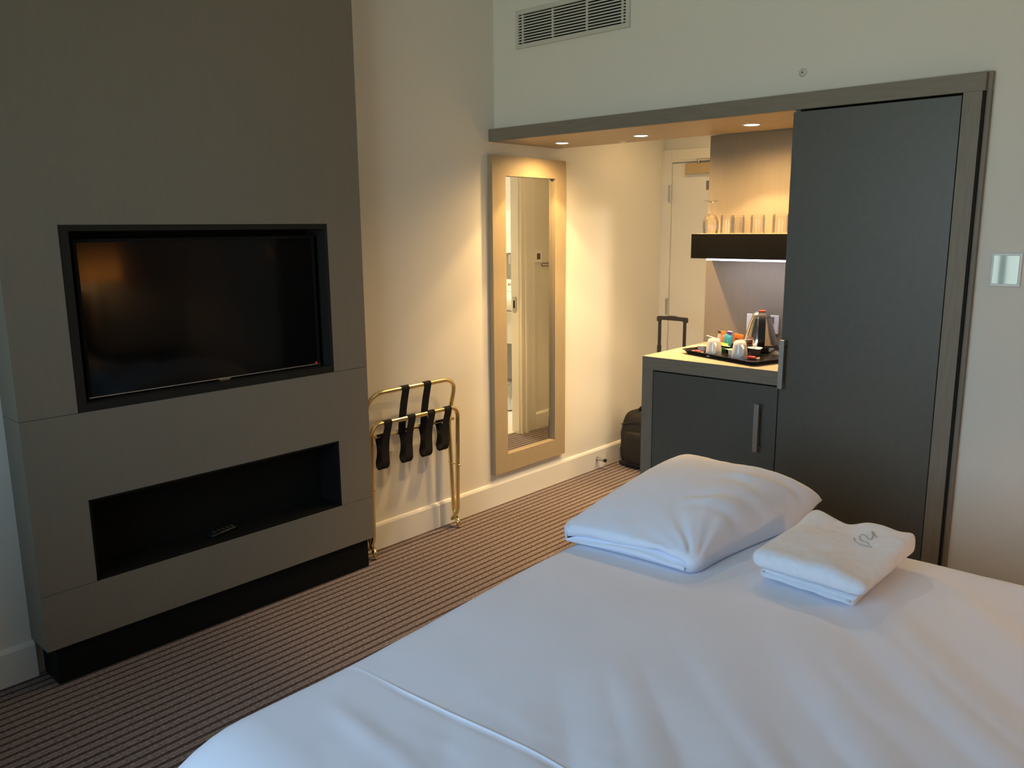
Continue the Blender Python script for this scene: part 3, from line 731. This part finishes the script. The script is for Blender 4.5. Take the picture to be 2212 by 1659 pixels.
gx = grid_line(bx0, bx1, RL, RR, 190); gy = [v for v in grid_line(by0, by1, RN, RF, 150) if abs(v+2.130) > 0.033]; gy = sorted(gy+ex)
def sheet_z(x, y):
    z = 0.0
    # long soft tension wrinkles running from beside the towels towards the near side of the head end
    u = (x-2.37)*0.74 + (y+1.2)*(-0.67); v = (x-2.37)*0.67 + (y+1.2)*0.74
    env = sstep(1.95, 2.5, x - 0.35*(y+1.6))*(1-sstep(-0.86, -0.76, y))
    wv = v*64 + 2.2*noise.noise((u*1.7, v*5.0, 3.1)) + 1.2*math.sin(u*3.0)
    z += env*0.0048*(abs(math.sin(wv*0.5))**0.8 - 0.5)*(0.6+0.8*noise.noise((u*2.2, v*9.0, 8.0)))
    z += env*0.0030*math.sin(v*29+u*4+1.0)
    # gentle overall unevenness of the mattress
    z += 0.006*noise.noise((x*1.4, y*1.4, 0.3)) + 0.0022*noise.noise((x*5, y*5, 1.7)) + 0.0005*noise.noise((x*22, y*22, 1.7))
    # diagonal faint folds at the near corner
    z += 0.0035*math.exp(-((y+2.27+0.10*(x-1.85))/0.022)**2)*sstep(1.68, 1.8, x)*(1-sstep(1.95, 2.15, x))
    z += 0.0012*noise.noise((x*12, y*30, 4.0))*sstep(1.8, 2.0, x)*(1-sstep(-2.2, -1.9, y))
    # the sharp ironed crease
    d = y-CREASE(x); amp = 0.25*sstep(1.57, 1.65, x) + 0.75*sstep(1.70, 1.84, x)
    z += amp*0.0022*math.exp(-(d/0.0024)**2) - amp*0.0010*math.exp(-((d+0.010)/0.006)**2)
    d2 = y-(-2.235+0.10*(x-2.1)); z += 0.0022*math.exp(-(d2/0.012)**2)*sstep(2.08, 2.16, x)
    return z
bm = bmesh.new(); V = []
for a in gx:
    row = []
    for b in gy:
        bb = b
        if abs(b+2.130) < 0.12:
            k = 1-sstep(0.03, 0.12, abs(b+2.130)); bb = b + (CREASE(a)+2.130)*k
        px, dx = fold(a, bx0, bx1, RL, RR); py, dy = fold(bb, by0, by1, RN, RF)
        k = 1-sstep(bx0+0.1, bx0+0.7, px)
        px += k*0.055*sstep(-1.25, -2.25, py) if False else k*0.055*sstep(1.25, 2.25, -py)
        z = max(0.30, ZB-dx-dy)
        if dx+dy < 0.25: z += sheet_z(px, py)*(1-sstep(0.02, 0.25, dx+dy))
        row.append(bm.verts.new((px, py, z)))
    V.append(row)
for i in range(len(gx)-1):
    for j in range(len(gy)-1): bm.faces.new((V[i][j], V[i+1][j], V[i+1][j+1], V[i][j+1]))
bmesh.ops.recalc_face_normals(bm, faces=bm.faces)
sheet = obj('fitted_sheet', bm, 'sheet', bd, True)
dg = bpy.context.evaluated_depsgraph_get()
obj('divan_base', box(bx0+0.075, bx1-0.01, by0+0.01, by1-0.01, 0.04, 0.32, bev=0.01), 'divan', bd)
for xs in (bx0+0.15, bx1-0.12):
    for ys in (by0+0.12, by1-0.12): obj('leg', lathe([(0.025, 0.0), (0.03, 0.045)], (xs, ys, 0), 16), 'blackwood', bd)
obj('headboard', box(3.535, 3.615, by0-0.02, by1+0.02, 0.0, 1.05, bev=0.01), 'wood', bd)

# ------------------------------------------------------------------ pillow: open end towards the camera
PY0, PY1 = -1.300, -0.640
def pil_center(v): return 1.7405 + 0.022*v
def pil_half(v): return 0.213 + 0.047*sstep(0.1, 1.0, v) - 0.030*(1-math.sqrt(max(0.0, 1-(1-min(v/0.07, 1.0))**2))) - 0.004*math.sin(v*PI)
def pil_H(v):
    if v < 0.68: return 0.050 + 0.106*math.sin(PI/2*min(1.0, v/0.68))**0.78
    return 0.028 + 0.128*math.sqrt(max(0.0, 1-((v-0.68)/0.325)**2.2))
def pil_base(u, v):
    return 0.604 + 0.036*sstep(0.72, 1.0, v)*abs(u)**2 + 0.012*sstep(0.80, 1.0, v)
def pil_top(u, v):
    au = abs(u)
    ex = 5.6 - 1.5*sstep(0.10, 0.55, v)
    prof = max(0.0, 1-au**ex)**0.52
    corner = 1 - 0.10*sstep(0.85, 1.0, v)*au**3
    H = pil_H(v); lip = 0.030*(1-sstep(0.0, 0.45, v))
    z = lip + (H-lip)*prof*corner
    # folds fanning out from the near right corner and along the right flank
    du, dv = (1.02-u)*0.235, (v+0.02)*0.66
    r = math.hypot(du, dv); ang = math.atan2(dv, du)
    f = math.exp(-(r/0.17)**2)*sstep(0.0, 0.05, r)
    z += 0.010*f*(math.sin(ang*13+1.2)*0.5+0.3*math.sin(ang*23+0.5))*prof
    fl = sstep(0.05, 0.5, u)*sstep(0.15, 0.35, v)*(1-sstep(0.8, 0.98, v))*prof
    s = v*0.66 - u*0.16
    z += 0.0058*fl*(math.sin(s*58+1.5*noise.noise((u*3, v*6, 2.0)))*(0.6+0.8*noise.noise((v*7, u*4, 5.0))))
    # near end crumple and left corner pleats
    z += 0.0045*noise.noise((u*4.5, v*12, 7.0))*math.exp(-v*7)*prof
    z += 0.005*math.sin((u+1)*60)*math.exp(-((u+1)/0.07)**2)*math.exp(-v*14)
    z += 0.004*noise.noise((u*2.2, v*3.0, 9.0))*prof*sstep(0.05, 0.3, v)
    z += 0.0016*noise.noise((u*9, v*11, 4.0))*prof
    return z
nu, nv = 96, 110
bm = bmesh.new()
us = [math.sin(-PI/2+PI*i/nu)*0.35 + (-1+2*i/nu)*0.65 for i in range(nu+1)]
vs_ = [j/nv for j in range(nv+1)]
def pxy(u, v):
    c = pil_center(v); h = pil_half(v)
    ye = PY0 + 0.030*(u+1)/2*0 - 0.010*(u**2) + (PY1-PY0)*v
    # far edge bows in between the two pointed corners; near edge almost straight and a little skewed
    ye -= 0.035*sstep(0.8, 1.0, v)*(1-abs(u)**2.2)
    ye += 0.018*(1-v)*(u)*1.0
    return c+u*h, ye
top = [[None]*(nv+1) for _ in range(nu+1)]; bot = [[None]*(nv+1) for _ in range(nu+1)]
for i, u in enumerate(us):
    for j, v in enumerate(vs_):
        x, y = pxy(u, v); zb = pil_base(u, v)
        zt = max(0.006, pil_top(u, v)) if j < nv else 0.006
        t = bm.verts.new((x, y, zb + zt)); top[i][j] = t
        bot[i][j] = t if j == nv else bm.verts.new((x - 0.004*u*(1-v), y, zb))
for i in range(nu):
    for j in range(nv):
        a = (top[i][j], top[i+1][j], top[i+1][j+1], top[i][j+1]); bm.faces.new(a)
        b = (bot[i][j], bot[i][j+1], bot[i+1][j+1], bot[i+1][j])
        if len(set(b)) == 4: bm.faces.new(b)
        elif len(set(b)) == 3: bm.faces.new(list(dict.fromkeys(b)))
# the narrow side walls
for i in (0, nu):
    for j in range(nv):
        q = list(dict.fromkeys((top[i][j], top[i][j+1], bot[i][j+1], bot[i][j])))
        if len(q) >= 3: bm.faces.new(q)
# flaps of the open end: an upper lip and a lower lip with a dark slit between
upl, lol, upi, loi = [], [], [], []
for i, u in enumerate(us):
    zt, zb = top[i][0].co.z, bot[i][0].co.z; x, y = top[i][0].co.x, top[i][0].co.y
    zs = zb + (zt-zb)*(0.46 + 0.12*math.sin(u*2.4+0.6))
    gap = 0.0022 + 0.0085*math.exp(-((u-0.62)/0.24)**2) + 0.0065*math.exp(-((u+0.62)/0.22)**2) + 0.0012*noise.noise((u*4, 0, 0))
    yo = y - 0.006*(1-u*u)
    upl.append(bm.verts.new((x, yo+0.004, zs+gap))); lol.append(bm.verts.new((x, yo-0.008, zs-gap)))
    upi.append(bm.verts.new((x*0.9+0.1*1.746, yo+0.06, zs+gap*0.6))); loi.append(bm.verts.new((x*0.9+0.1*1.746, yo+0.06, zs-gap*0.6)))
for i in range(nu):
    bm.faces.new((top[i][0], upl[i], upl[i+1], top[i+1][0])); bm.faces.new((upl[i], upi[i], upi[i+1], upl[i+1]))
    bm.faces.new((bot[i][0], bot[i+1][0], lol[i+1], lol[i])); bm.faces.new((lol[i], lol[i+1], loi[i+1], loi[i]))
bmesh.ops.recalc_face_normals(bm, faces=bm.faces)
o = obj('pillow', bm, 'pillow', smooth=True)
tag(o, 'plump white pillow lying on the far left corner of the bed', 'pillow')

# ------------------------------------------------------------------ folded towels
def towel_top(p):
    q = p.copy()
    n1 = noise.noise(p*9+Vector((3, 1, 0))); n2 = noise.noise(p*24+Vector((1, 5, 2)))
    topk = sstep(-0.01, 0.02, p.z)
    q.z += topk*(0.006*n1+0.0030*n2)
    q += Vector((n2, noise.noise(p*21), 0))*0.0028
    # right rear corner folded up, rear edge wavy, a soft sag in the middle
    q.z += topk*0.020*sstep(0.04, 0.145, p.x)*sstep(0.02, 0.19, p.y)
    q.z += topk*0.010*sstep(0.05, 0.185, p.y)*(0.5+math.sin(p.x*38))
    q.z -= topk*0.008*sstep(0.02, 0.10, p.x)*(1-sstep(-0.02, 0.10, p.y))*sstep(-0.19, -0.10, p.y)
    q.z -= topk*0.010*sstep(0.06, 0.14, p.x)*(1-sstep(-0.19, -0.02, p.y))
    return q
bm = blob((0.288, 0.372, 0.050), (0, 0, 0), 0.024, 30, towel_top)
bmesh.ops.rotate(bm, cent=(0, 0, 0), matrix=Matrix.Rotation(math.radians(-1.5), 3, 'Z'), verts=bm.verts)
bmesh.ops.translate(bm, vec=(2.207, -1.030, 0.656), verts=bm.verts)
bt = thing('bath_towel', 'thick folded white terry towel with an embroidered mark, on the thinner towel', 'towel', (2.207, -1.03, 0.631))
tw = obj('terry_cloth', bm, 'towel', bt, True)
bmt = bmesh.new(); bmt.from_mesh(tw.data); bvh = BVHTree.FromBMesh(bmt)
strokes = [[(2.2398, -0.9517), (2.249, -0.9694), (2.2585, -0.9763), (2.2681, -0.9755), (2.2759, -0.9861)],
 [(2.2388, -0.9448), (2.2441, -0.9351), (2.2569, -0.9472), (2.2656, -0.9601), (2.2713, -0.9602), (2.2703, -0.9407), (2.2611, -0.9177), (2.2565, -0.9086)],
 [(2.2608, -0.9127), (2.2806, -0.942)], [(2.2330, -0.9700), (2.2420, -0.9890), (2.2574, -0.9985), (2.2740, -1.0000), (2.2860, -0.9950)]]
bm = bmesh.new()
for s in strokes:
    P = [Vector((x, y, 0)) for x, y in s]
    if len(P) > 2: P = smooth_path(P, 0.006, 4)
    pts = []
    for p in P:
        h = bvh.ray_cast(Vector((p.x, p.y, 1.0)), Vector((0, 0, -1)))
        pts.append((p.x, p.y, (h[0].z if h[0] else 0.68)+0.0004))
    add_tube(bm, pts, 0.0020, 6)
obj('embroidered_mark', bm, 'thread', bt, True)
bmt.free()

# thin towel below: folded in layers, the roll of the fold showing at its front left corner
ht = thing('hand_towel', 'thin folded white towel lying under the thick towel on the bed', 'towel', (2.20, -1.04, 0.602))
def fold_profile():
    pts = []
    x0, x1 = 2.088, 2.322; z0 = 0.6058
    lev = [z0, z0+0.0062, z0+0.0124, z0+0.0186]
    pts += [(x1-(x1-x0)*i/14, z0+0.0008*math.sin(i*1.3)) for i in range(15)]
    r = (lev[3]-z0)/2
    pts += [(x0-r*math.sin(a), z0+r-r*math.cos(a)) for a in [PI*i/10 for i in range(1, 10)]]
    pts += [(x0+(x1-x0)*i/14, lev[3]+0.0008*math.sin(i*1.7)) for i in range(15)]
    pts += [(x1+0.0031*math.sin(a), lev[3]-0.0031+0.0031*math.cos(a)) for a in [PI*i/5 for i in range(1, 5)]]
    pts += [(x1-(x1-x0-0.008)*i/14, lev[2]+0.0008*math.sin(i*1.1)) for i in range(15)]
    pts += [(x0+0.008-0.0031*math.sin(a), lev[2]-0.0031+0.0031*math.cos(a)) for a in [PI*i/5 for i in range(1, 5)]]
    pts += [(x0+0.008+(x1-x0-0.02)*i/14, lev[1]+0.0008*math.sin(i*1.9)) for i in range(15)]
    return pts
prof = fold_profile(); bm = bmesh.new(); rows = []
for j in range(13):
    y = -1.188 + 0.31*j/12
    rows.append([bm.verts.new((x + 0.004*noise.noise((x*8, y*9, 1)) , y - (0.020*(x-2.088)/0.234 if j == 0 else 0.018*(x-2.088)/0.234) + 0.003*noise.noise((x*30, z*160, 2)), z)) for x, z in prof])
fs = []
for a, b in zip(rows, rows[1:]):
    for k in range(len(prof)-1): fs.append(bm.faces.new((a[k], a[k+1], b[k+1], b[k])))
bmesh.ops.recalc_face_normals(bm, faces=fs)
bmesh.ops.solidify(bm, geom=fs, thickness=0.0028)
obj('terry_cloth', bm, 'towel', ht, True)

# ------------------------------------------------------------------ bedside lamp on its table (out of frame; the television mirrors its shade)
bt_ = thing('bedside_table', 'small wooden bedside table beside the headboard', 'table', (3.42, -0.47, 0))
obj('top', box(3.20, 3.615, -0.722, -0.24, 0.60, 0.63, bev=0.003), 'wood', bt_)
obj('body', box(3.22, 3.615, -0.71, -0.26, 0.12, 0.60), 'wood', bt_)
obj('plinth', box(3.24, 3.615, -0.69, -0.28, 0.0, 0.12), 'blackwood', bt_)
lp = thing('table_lamp', 'table lamp with a warm glowing drum shade on the bedside table', 'lamp', (3.45, -0.665, 0.63))
obj('base', lathe([(0.0, 0.631), (0.05, 0.631), (0.05, 0.645), (0.012, 0.655), (0.012, 1.16), (0.0, 1.16)], (3.45, -0.665, 0), 24, cap=False), 'nickel', lp, True, 40)
bm = lathe([(0.135, 1.125), (0.135, 1.40)], (3.45, -0.665, 0), 40, cap=False)
obj('shade', bm, 'shade', lp, True)
obj('bulb', lathe([(0.0, 1.20), (0.02, 1.21), (0.028, 1.24), (0.02, 1.27), (0.0, 1.28)], (3.45, -0.665, 0), 16, cap=False), emis('lamp_bulb', (1.0, 0.72, 0.40), 6.0), lp, True)
L = bpy.data.lights.new('lamp_light', 'POINT'); L.energy = LAMP_W; L.color = (1.0, 0.56, 0.22); L.shadow_soft_size = 0.03
lo = bpy.data.objects.new('lamp_light', L); COL.objects.link(lo); lo.location = (3.45, -0.665, 1.165)
lo.parent = lp; lo.matrix_parent_inverse = Matrix.Translation(-Vector(lp.location))

# ================================================================== GLASSES ON THE SHELF
ZG = 1.4509
def tumbler(x, y, r, h, label, src=None):
    t = thing('tumbler', label, 'glass', (0, 0, 0), 'glasses on the black shelf')
    bm = lathe([(r, 0.0), (r*0.99, h*0.5), (r*0.97, h-0.004), (r*0.93, h), (0.0, h)], (0, 0, 0), 40, cap=False)
    add_lathe(bm, [(r-0.002, 0.0), (r*0.99-0.002, h*0.5), (r*0.95, h-0.011), (0.0, h-0.013)], (0, 0, 0), 40, cap=False)
    add_lathe(bm, [(r-0.002, 0.0), (r, 0.0)], (0, 0, 0), 40, cap=False)
    obj('glass_body', bm, 'glass', t, True, 50)
    t.location = (x, y, ZG)
    return t
wg = thing('wine_glass', 'stemmed wine glass standing upside down on the black shelf', 'glass', (0, 0, 0), 'glasses on the black shelf')
bm = lathe([(0.034, 0.0), (0.038, 0.03), (0.037, 0.055), (0.028, 0.078), (0.012, 0.090), (0.004, 0.094)], (0, 0, 0), 40, cap=False)
add_lathe(bm, [(0.0325, 0.0), (0.0365, 0.03), (0.0355, 0.055), (0.026, 0.077), (0.010, 0.088), (0.0, 0.089)], (0, 0, 0), 40, cap=False)
obj('bowl', bm, 'glass', wg, True)
obj('stem', lathe([(0.005, 0.092), (0.0042, 0.11), (0.0045, 0.140)], (0, 0, 0), 20, cap=False), 'glass', wg, True)
obj('foot', lathe([(0.0045, 0.139), (0.012, 0.144), (0.034, 0.151), (0.0345, 0.153), (0.0, 0.154)], (0, 0, 0), 36, cap=False), 'glass', wg, True)
wg.location = (0.990, 0.475, ZG)
tumbler(1.083, 0.462, 0.0325, 0.083, 'clear tumbler upside down beside the wine glass, in front of another')
tumbler(1.098, 0.532, 0.0325, 0.083, 'clear tumbler upside down, partly behind the one next to the wine glass')
tumbler(1.228, 0.470, 0.0325, 0.083, 'clear tumbler standing alone at the middle of the black shelf')
tumbler(1.334, 0.478, 0.037, 0.085, 'clear tumbler next to the wardrobe end of the shelf')

# ================================================================== TEA TRAY
tr = thing('tea_tray', 'black rectangular serving tray with raised lip on the counter', 'tray', (1.30, 0.27, 0.918))
e1 = Vector((math.cos(math.radians(-17.7)), math.sin(math.radians(-17.7)), 0)); e2 = Vector((-e1.y, e1.x, 0))
O = Vector((1.020, 0.172, 0.0)); TL, TW = 0.450, 0.335
def tpt(a, b, z): q = O+e1*a+e2*b; return (q.x, q.y, z)
def rrect(ins, z, r=0.03, n=6):
    out = []
    for cx, cy, a0 in ((TL-ins-r, TW-ins-r, 0), (ins+r, TW-ins-r, 90), (ins+r, ins+r, 180), (TL-ins-r, ins+r, 270)):
        for k in range(n+1):
            a = math.radians(a0+90*k/n); out.append(tpt(cx+r*math.cos(a), cy+r*math.sin(a), z))
    return out
bm = bmesh.new()
loops = [rrect(0.022, 0.9183, 0.02), rrect(0.006, 0.9345, 0.028), rrect(0.0, 0.9370, 0.03), rrect(0.004, 0.9385, 0.03), rrect(0.012, 0.9350, 0.026), rrect(0.026, 0.9225, 0.02)]
rings = [[bm.verts.new(p) for p in l] for l in loops]; fs = []
for a, b in zip(rings, rings[1:]):
    for k in range(len(a)): fs.append(bm.faces.new((a[k], a[(k+1) % len(a)], b[(k+1) % len(a)], b[k])))
fs.append(bm.faces.new(rings[0])); fs.append(bm.faces.new(rings[-1]))
bmesh.ops.recalc_face_normals(bm, faces=fs)
obj('tray_body', bm, mat('black_lacquer', (0.012, 0.010, 0.009), 0.22, spec=0.5, var=0.08, scale=30), tr, True, 35)
ZT = 0.9230

def cup(x, y, ang, label):
    t = thing('mug', label, 'mug', (0, 0, 0), 'upturned mugs on the tea tray')
    obj('cup_body', lathe([(0.0345, 0.0), (0.0355, 0.002), (0.033, 0.030), (0.028, 0.060), (0.0255, 0.072), (0.021, 0.0755), (0.019, 0.0775), (0.017, 0.0765), (0.0, 0.0765)], (0, 0, 0), 40, cap=False), 'china', t, True)
    obj('handle', tube(smooth_path([(0.0315, 0, 0.012), (0.050, 0, 0.018), (0.051, 0, 0.052), (0.0275, 0, 0.060)], 0.014), 0.0048, 10), 'china', t, True)
    t.location = (x, y, ZT); t.rotation_euler = (0, 0, math.radians(ang))
    return t
cup(1.196, 0.168, -52, 'white mug turned upside down on the tray, further from the kettle')
cup(1.318, 0.170, -45, 'white mug turned upside down on the tray, nearer the kettle')
def stirrer(pa, pb, label):
    pa, pb = Vector(pa), Vector(pb)
    bm = bmesh.new(); add_ribbon(bm, [pa, pa.lerp(pb, 0.5), pb], (pb-pa).cross(Vector((0, 0, 1))), 0.0065, 0.0022)
    tag(obj('stirrer', bm, 'white'), label, 'stirrer', 'stirrers lying on the mugs')
zc = ZT+0.079
stirrer((1.150, 0.185, zc+0.006), (1.213, 0.160, zc), 'white stick lying across the base of the mug further from the kettle')
stirrer((1.305, 0.160, zc), (1.356, 0.205, zc+0.004), 'white stick lying across the base of the mug nearer the kettle')

def sweet(x, y, ang, label):
    t = thing('wrapped_sweet', label, 'sweet', (0, 0, 0), 'red sweets on the tea tray')
    obj('sweet_body', blob((0.034, 0.019, 0.013), (0, 0, 0.0068), 0.006, 5), 'red', t, True)
    for s in (-1, 1):
        bm = bmesh.new(); n = 9; c = bm.verts.new((s*0.0165, 0, 0.006)); ring = []
        for k in range(n):
            a = -1.0+2.0*k/(n-1); ring.append(bm.verts.new((s*(0.0165+0.017*math.cos(a)), 0.017*math.sin(a), 0.006+0.004*(-1)**k)))
        fs = [bm.faces.new((c, ring[k], ring[k+1])) for k in range(n-1)]
        bmesh.ops.solidify(bm, geom=fs, thickness=0.0006)
        obj('wrapper_twist', bm, 'cream', t)
    t.location = (x, y, ZT+0.0003); t.rotation_euler = (0, 0, math.radians(ang))
sweet(1.100, 0.197, -25, 'red wrapped sweet on the tray, left of both mugs')
sweet(1.366, 0.190, 5, 'red wrapped sweet on the tray between mug and kettle')

def milk_pot(x, y, label, top='foilgreen', s=1.0, body='palecap'):
    t = thing('milk_pot', label, 'milk pot', (0, 0, 0), 'milk pots on the tea tray')
    obj('cup_body', lathe([(0.0, 0.0), (0.017*s, 0.0), (0.0205*s, 0.024*s)], (0, 0, 0), 28, cap=False), body, t, True, 40)
    bm = lathe([(0.0205*s, 0.024*s), (0.0245*s, 0.0243*s), (0.0245*s, 0.0258*s), (0.0, 0.0258*s)], (0, 0, 0), 28, cap=False)
    add_prism(bm, [(-0.036*s, -0.006*s), (-0.022*s, -0.010*s), (-0.022*s, 0.010*s), (-0.036*s, 0.006*s)], 2, 0.0244*s, 0.0256*s)
    obj('foil_lid', bm, top, t, True, 40)
    t.location = (x, y, ZT)
    return t
milk_pot(1.085, 0.262, 'milk pot with pale green lid at the left rear of the tray')
milk_pot(1.127, 0.268, 'pale green lidded milk pot half hidden by the mug further from the kettle')
milk_pot(1.250, 0.240, 'pale green lidded milk pot showing between the two mugs')
p4 = milk_pot(1.326, 0.300, 'larger dark milk pot with a white lid in front of the kettle', 'white', 1.3, 'potdark')
p4.rotation_euler = (0, 0, 2.4)
tg = thing('tea_bag', 'small white tagged tea bag standing on the white-lidded pot', 'tea bag', (1.324, 0.300, ZT+0.0325))
obj('bag', blob((0.016, 0.010, 0.017), (1.324, 0.300, ZT+0.0425), 0.005, 4), 'white', tg, True)
obj('string', tube([(1.324, 0.300, ZT+0.050), (1.321, 0.300, ZT+0.059), (1.314, 0.300, ZT+0.067)], 0.0014, 6), 'white', tg, True)

# sachets standing in a dark caddy at the rear of the tray
cdy = thing('sachet_caddy', 'small dark caddy holding coloured sachets at the rear of the tray', 'caddy', (1.19, 0.33, ZT))
C0 = Vector((1.185, 0.325, 0)); 
def cpt(a, b): return C0+e1*a+e2*b
bm = bmesh.new()
def obox(bm, a0, a1, b0, b1, z0, z1):
    q = [cpt(a0, b0), cpt(a1, b0), cpt(a1, b1), cpt(a0, b1)]
    add_prism(bm, [(p.x, p.y) for p in q], 2, z0, z1)
obox(bm, -0.06, 0.06, -0.035, 0.035, ZT, ZT+0.003); obox(bm, -0.06, 0.06, -0.035, -0.032, ZT, ZT+0.028); obox(bm, -0.06, 0.06, 0.032, 0.035, ZT, ZT+0.034)
obox(bm, -0.06, -0.057, -0.035, 0.035, ZT, ZT+0.03); obox(bm, 0.057, 0.06, -0.035, 0.035, ZT, ZT+0.03)
obj('box_body', bm, 'blackwood', cdy)
def sachet(a, b, z0, w, h, m, label, tilt=0.0, lean=0.0, band=None, marks=0):
    t = thing('sachet', label, 'sachet', (0, 0, 0), 'sachets in the caddy')
    bm = bmesh.new(); add_blob(bm, (w, 0.0055, h), (0, 0, h/2), 0.0026, 4, lambda p: Vector((p.x, p.y*(1.0-0.5*abs(p.z)/(h/2)), p.z)))
    obj('packet', bm, m, t, True)
    if band:
        obj('printed_band', box(-w/2+0.001, w/2-0.001, -0.0032, -0.0020, h*band[1], h*band[2]), band[0], t)
    for k in range(marks):
        bm = bmesh.new(); add_lathe(bm, [(0.0022, -0.0036), (0.0042, -0.0036), (0.0042, -0.002), (0.0022, -0.002)], (-w*0.26+k*0.0092, 0, h*0.55), 14, 'y', False)
        obj('printed_letter', bm, 'brown', t)
    q = cpt(a, b); t.location = (q.x, q.y, z0); t.rotation_euler = (lean, tilt, math.radians(-17.7))
sachet(-0.074, 0.020, ZT+0.030, 0.034, 0.056, 'cream', 'cream sachet with a dark top, leftmost in the caddy', 0.05, 0.0, ('brown', 0.78, 1.0))
sachet(-0.045, 0.012, ZT+0.028, 0.030, 0.060, 'orange', 'orange sachet between the cream and lavender ones', -0.05)
sachet(-0.036, 0.000, ZT+0.030, 0.022, 0.042, 'rust', 'small salmon sachet in front of the left orange one', 0.1)
sachet(-0.012, 0.018, ZT+0.028, 0.030, 0.064, 'lav', 'lavender sachet with navy print standing behind the turquoise ones', 0.0, 0.0, ('navy', 0.75, 0.92))
sachet(-0.012, -0.004, ZT+0.026, 0.024, 0.052, 'cyan', 'turquoise sachet standing next to the small salmon one', 0.02)
sachet(0.014, -0.010, ZT+0.022, 0.027, 0.053, 'cyan', 'turquoise sachet on the kettle side of its twin', -0.03)
sachet(0.040, 0.020, ZT+0.026, 0.058, 0.058, 'orange', 'wide orange sachet with dark lettering nearest the kettle', 0.06, 0.0, None, 3)
sachet(-0.012, -0.022, ZT+0.006, 0.050, 0.034, 'lime', 'yellow-green sachet low at the front of the caddy', 0.05, -0.25)
sachet(0.000, -0.040, ZT+0.0005, 0.052, 0.022, 'green', 'dark green sachet standing in front of the caddy', 0.0, 0.1)
sachet(0.010, -0.028, ZT+0.004, 0.046, 0.028, 'cream', 'cream sachet leaning below the yellow-green one', 0.0, -0.1)

# kettle
KX, KY = 1.282, 0.440
kt = thing('kettle', 'polished steel electric kettle with black handle on a black base', 'kettle', (KX, KY, ZT))
zk = ZT
obj('power_base', lathe([(0.0, 0.0005), (0.079, 0.0005), (0.081, 0.006), (0.080, 0.024), (0.074, 0.029), (0.0, 0.029)], (KX, KY, zk), 48, cap=False), 'bplastic', kt, True, 40)
obj('kettle_body', lathe([(0.0, 0.031), (0.074, 0.031), (0.0745, 0.036), (0.0695, 0.060), (0.057, 0.105), (0.0455, 0.143), (0.043, 0.148), (0.042, 0.150)], (KX, KY, zk), 56, cap=False), 'chrome', kt, True, 50)
obj('body_ring', lathe([(0.075, 0.0295), (0.0765, 0.032), (0.075, 0.0345)], (KX, KY, zk), 48, cap=False), 'steel', kt, True)
obj('lid', lathe([(0.042, 0.150), (0.0415, 0.158), (0.035, 0.172), (0.022, 0.181), (0.0, 0.184)], (KX, KY, zk), 48, cap=False), 'steel', kt, True)
hd = Vector((2.9334-KX, -3.0703-KY, 0)).normalized(); hd = (Matrix.Rotation(math.radians(3), 3, 'Z') @ hd)
hs = hd.cross(Vector((0, 0, 1)))
def kp(r, z): return Vector((KX, KY, zk+z)) + hd*r
bm = bmesh.new(); add_ribbon(bm, smooth_path([kp(0.030, 0.176), kp(0.070, 0.180), kp(0.094, 0.150), kp(0.098, 0.060), kp(0.080, 0.030)], 0.022, 6), hs, 0.030, 0.016)
obj('handle', bm, 'mattblack', kt, True, 50)
bm = bmesh.new(); add_ribbon(bm, [kp(0.046, 0.187), kp(0.060, 0.188), kp(0.072, 0.185)], hs, 0.024, 0.007)
obj('switch', bm, 'redsw', kt)
c = Vector((KX, KY, zk)) + (Matrix.Rotation(math.radians(35), 3, 'Z') @ hd)*0.0805
pd = (Matrix.Rotation(math.radians(35), 3, 'Z') @ hd); ps = pd.cross(Vector((0, 0, 1)))
bm = bmesh.new(); add_ribbon(bm, [c+Vector((0, 0, 0.007)), c+Vector((0, 0, 0.021))], ps, 0.026, 0.0016)
obj('rating_label', bm, 'labelg', kt)
bm = bmesh.new()
sp = kp(-0.047, 0.142)
obj('spout', tube([sp+hd*0.012, sp+hd*-0.006+Vector((0, 0, 0.006)), sp+hd*-0.014+Vector((0, 0, 0.010))], [0.016, 0.012, 0.006], 12), 'chrome', kt, True)
obj('power_cord', tube(smooth_path([(KX+0.078, KY+0.02, zk+0.012), (KX+0.12, KY+0.03, zk+0.022), (1.45, 0.50, 0.925), (1.50, 0.555, 0.935), (1.42, 0.566, 1.0)], 0.03), 0.0032, 8), 'bplastic', kt, True)

# short labels for parts that look unlike the rest of their thing
for nm, pn, lb in (('kettle', 'switch', 'red switch on the handle'), ('kettle', 'handle', 'black plastic handle'), ('kettle', 'power_base', 'black round base'),
                   ('floating_shelf', 'light_strip', 'glowing white light strip'), ('minibar_cabinet', 'counter_top', 'lit pale wooden counter surface'),
                   ('minibar_cabinet', 'door', 'dark slate door'), ('chimney_breast', 'plinth', 'black recessed plinth'), ('trolley_bag', 'grip', 'black plastic pull grip'),
                   ('television', 'standby_light', 'tiny red standby light'), ('door_stop', 'rubber_tip', 'black rubber tip'), ('power_socket', 'rocker', 'grey rocker switch')):
    for ch in bpy.data.objects[nm].children:
        if ch.name.split('.')[0] == pn: ch['label'] = lb
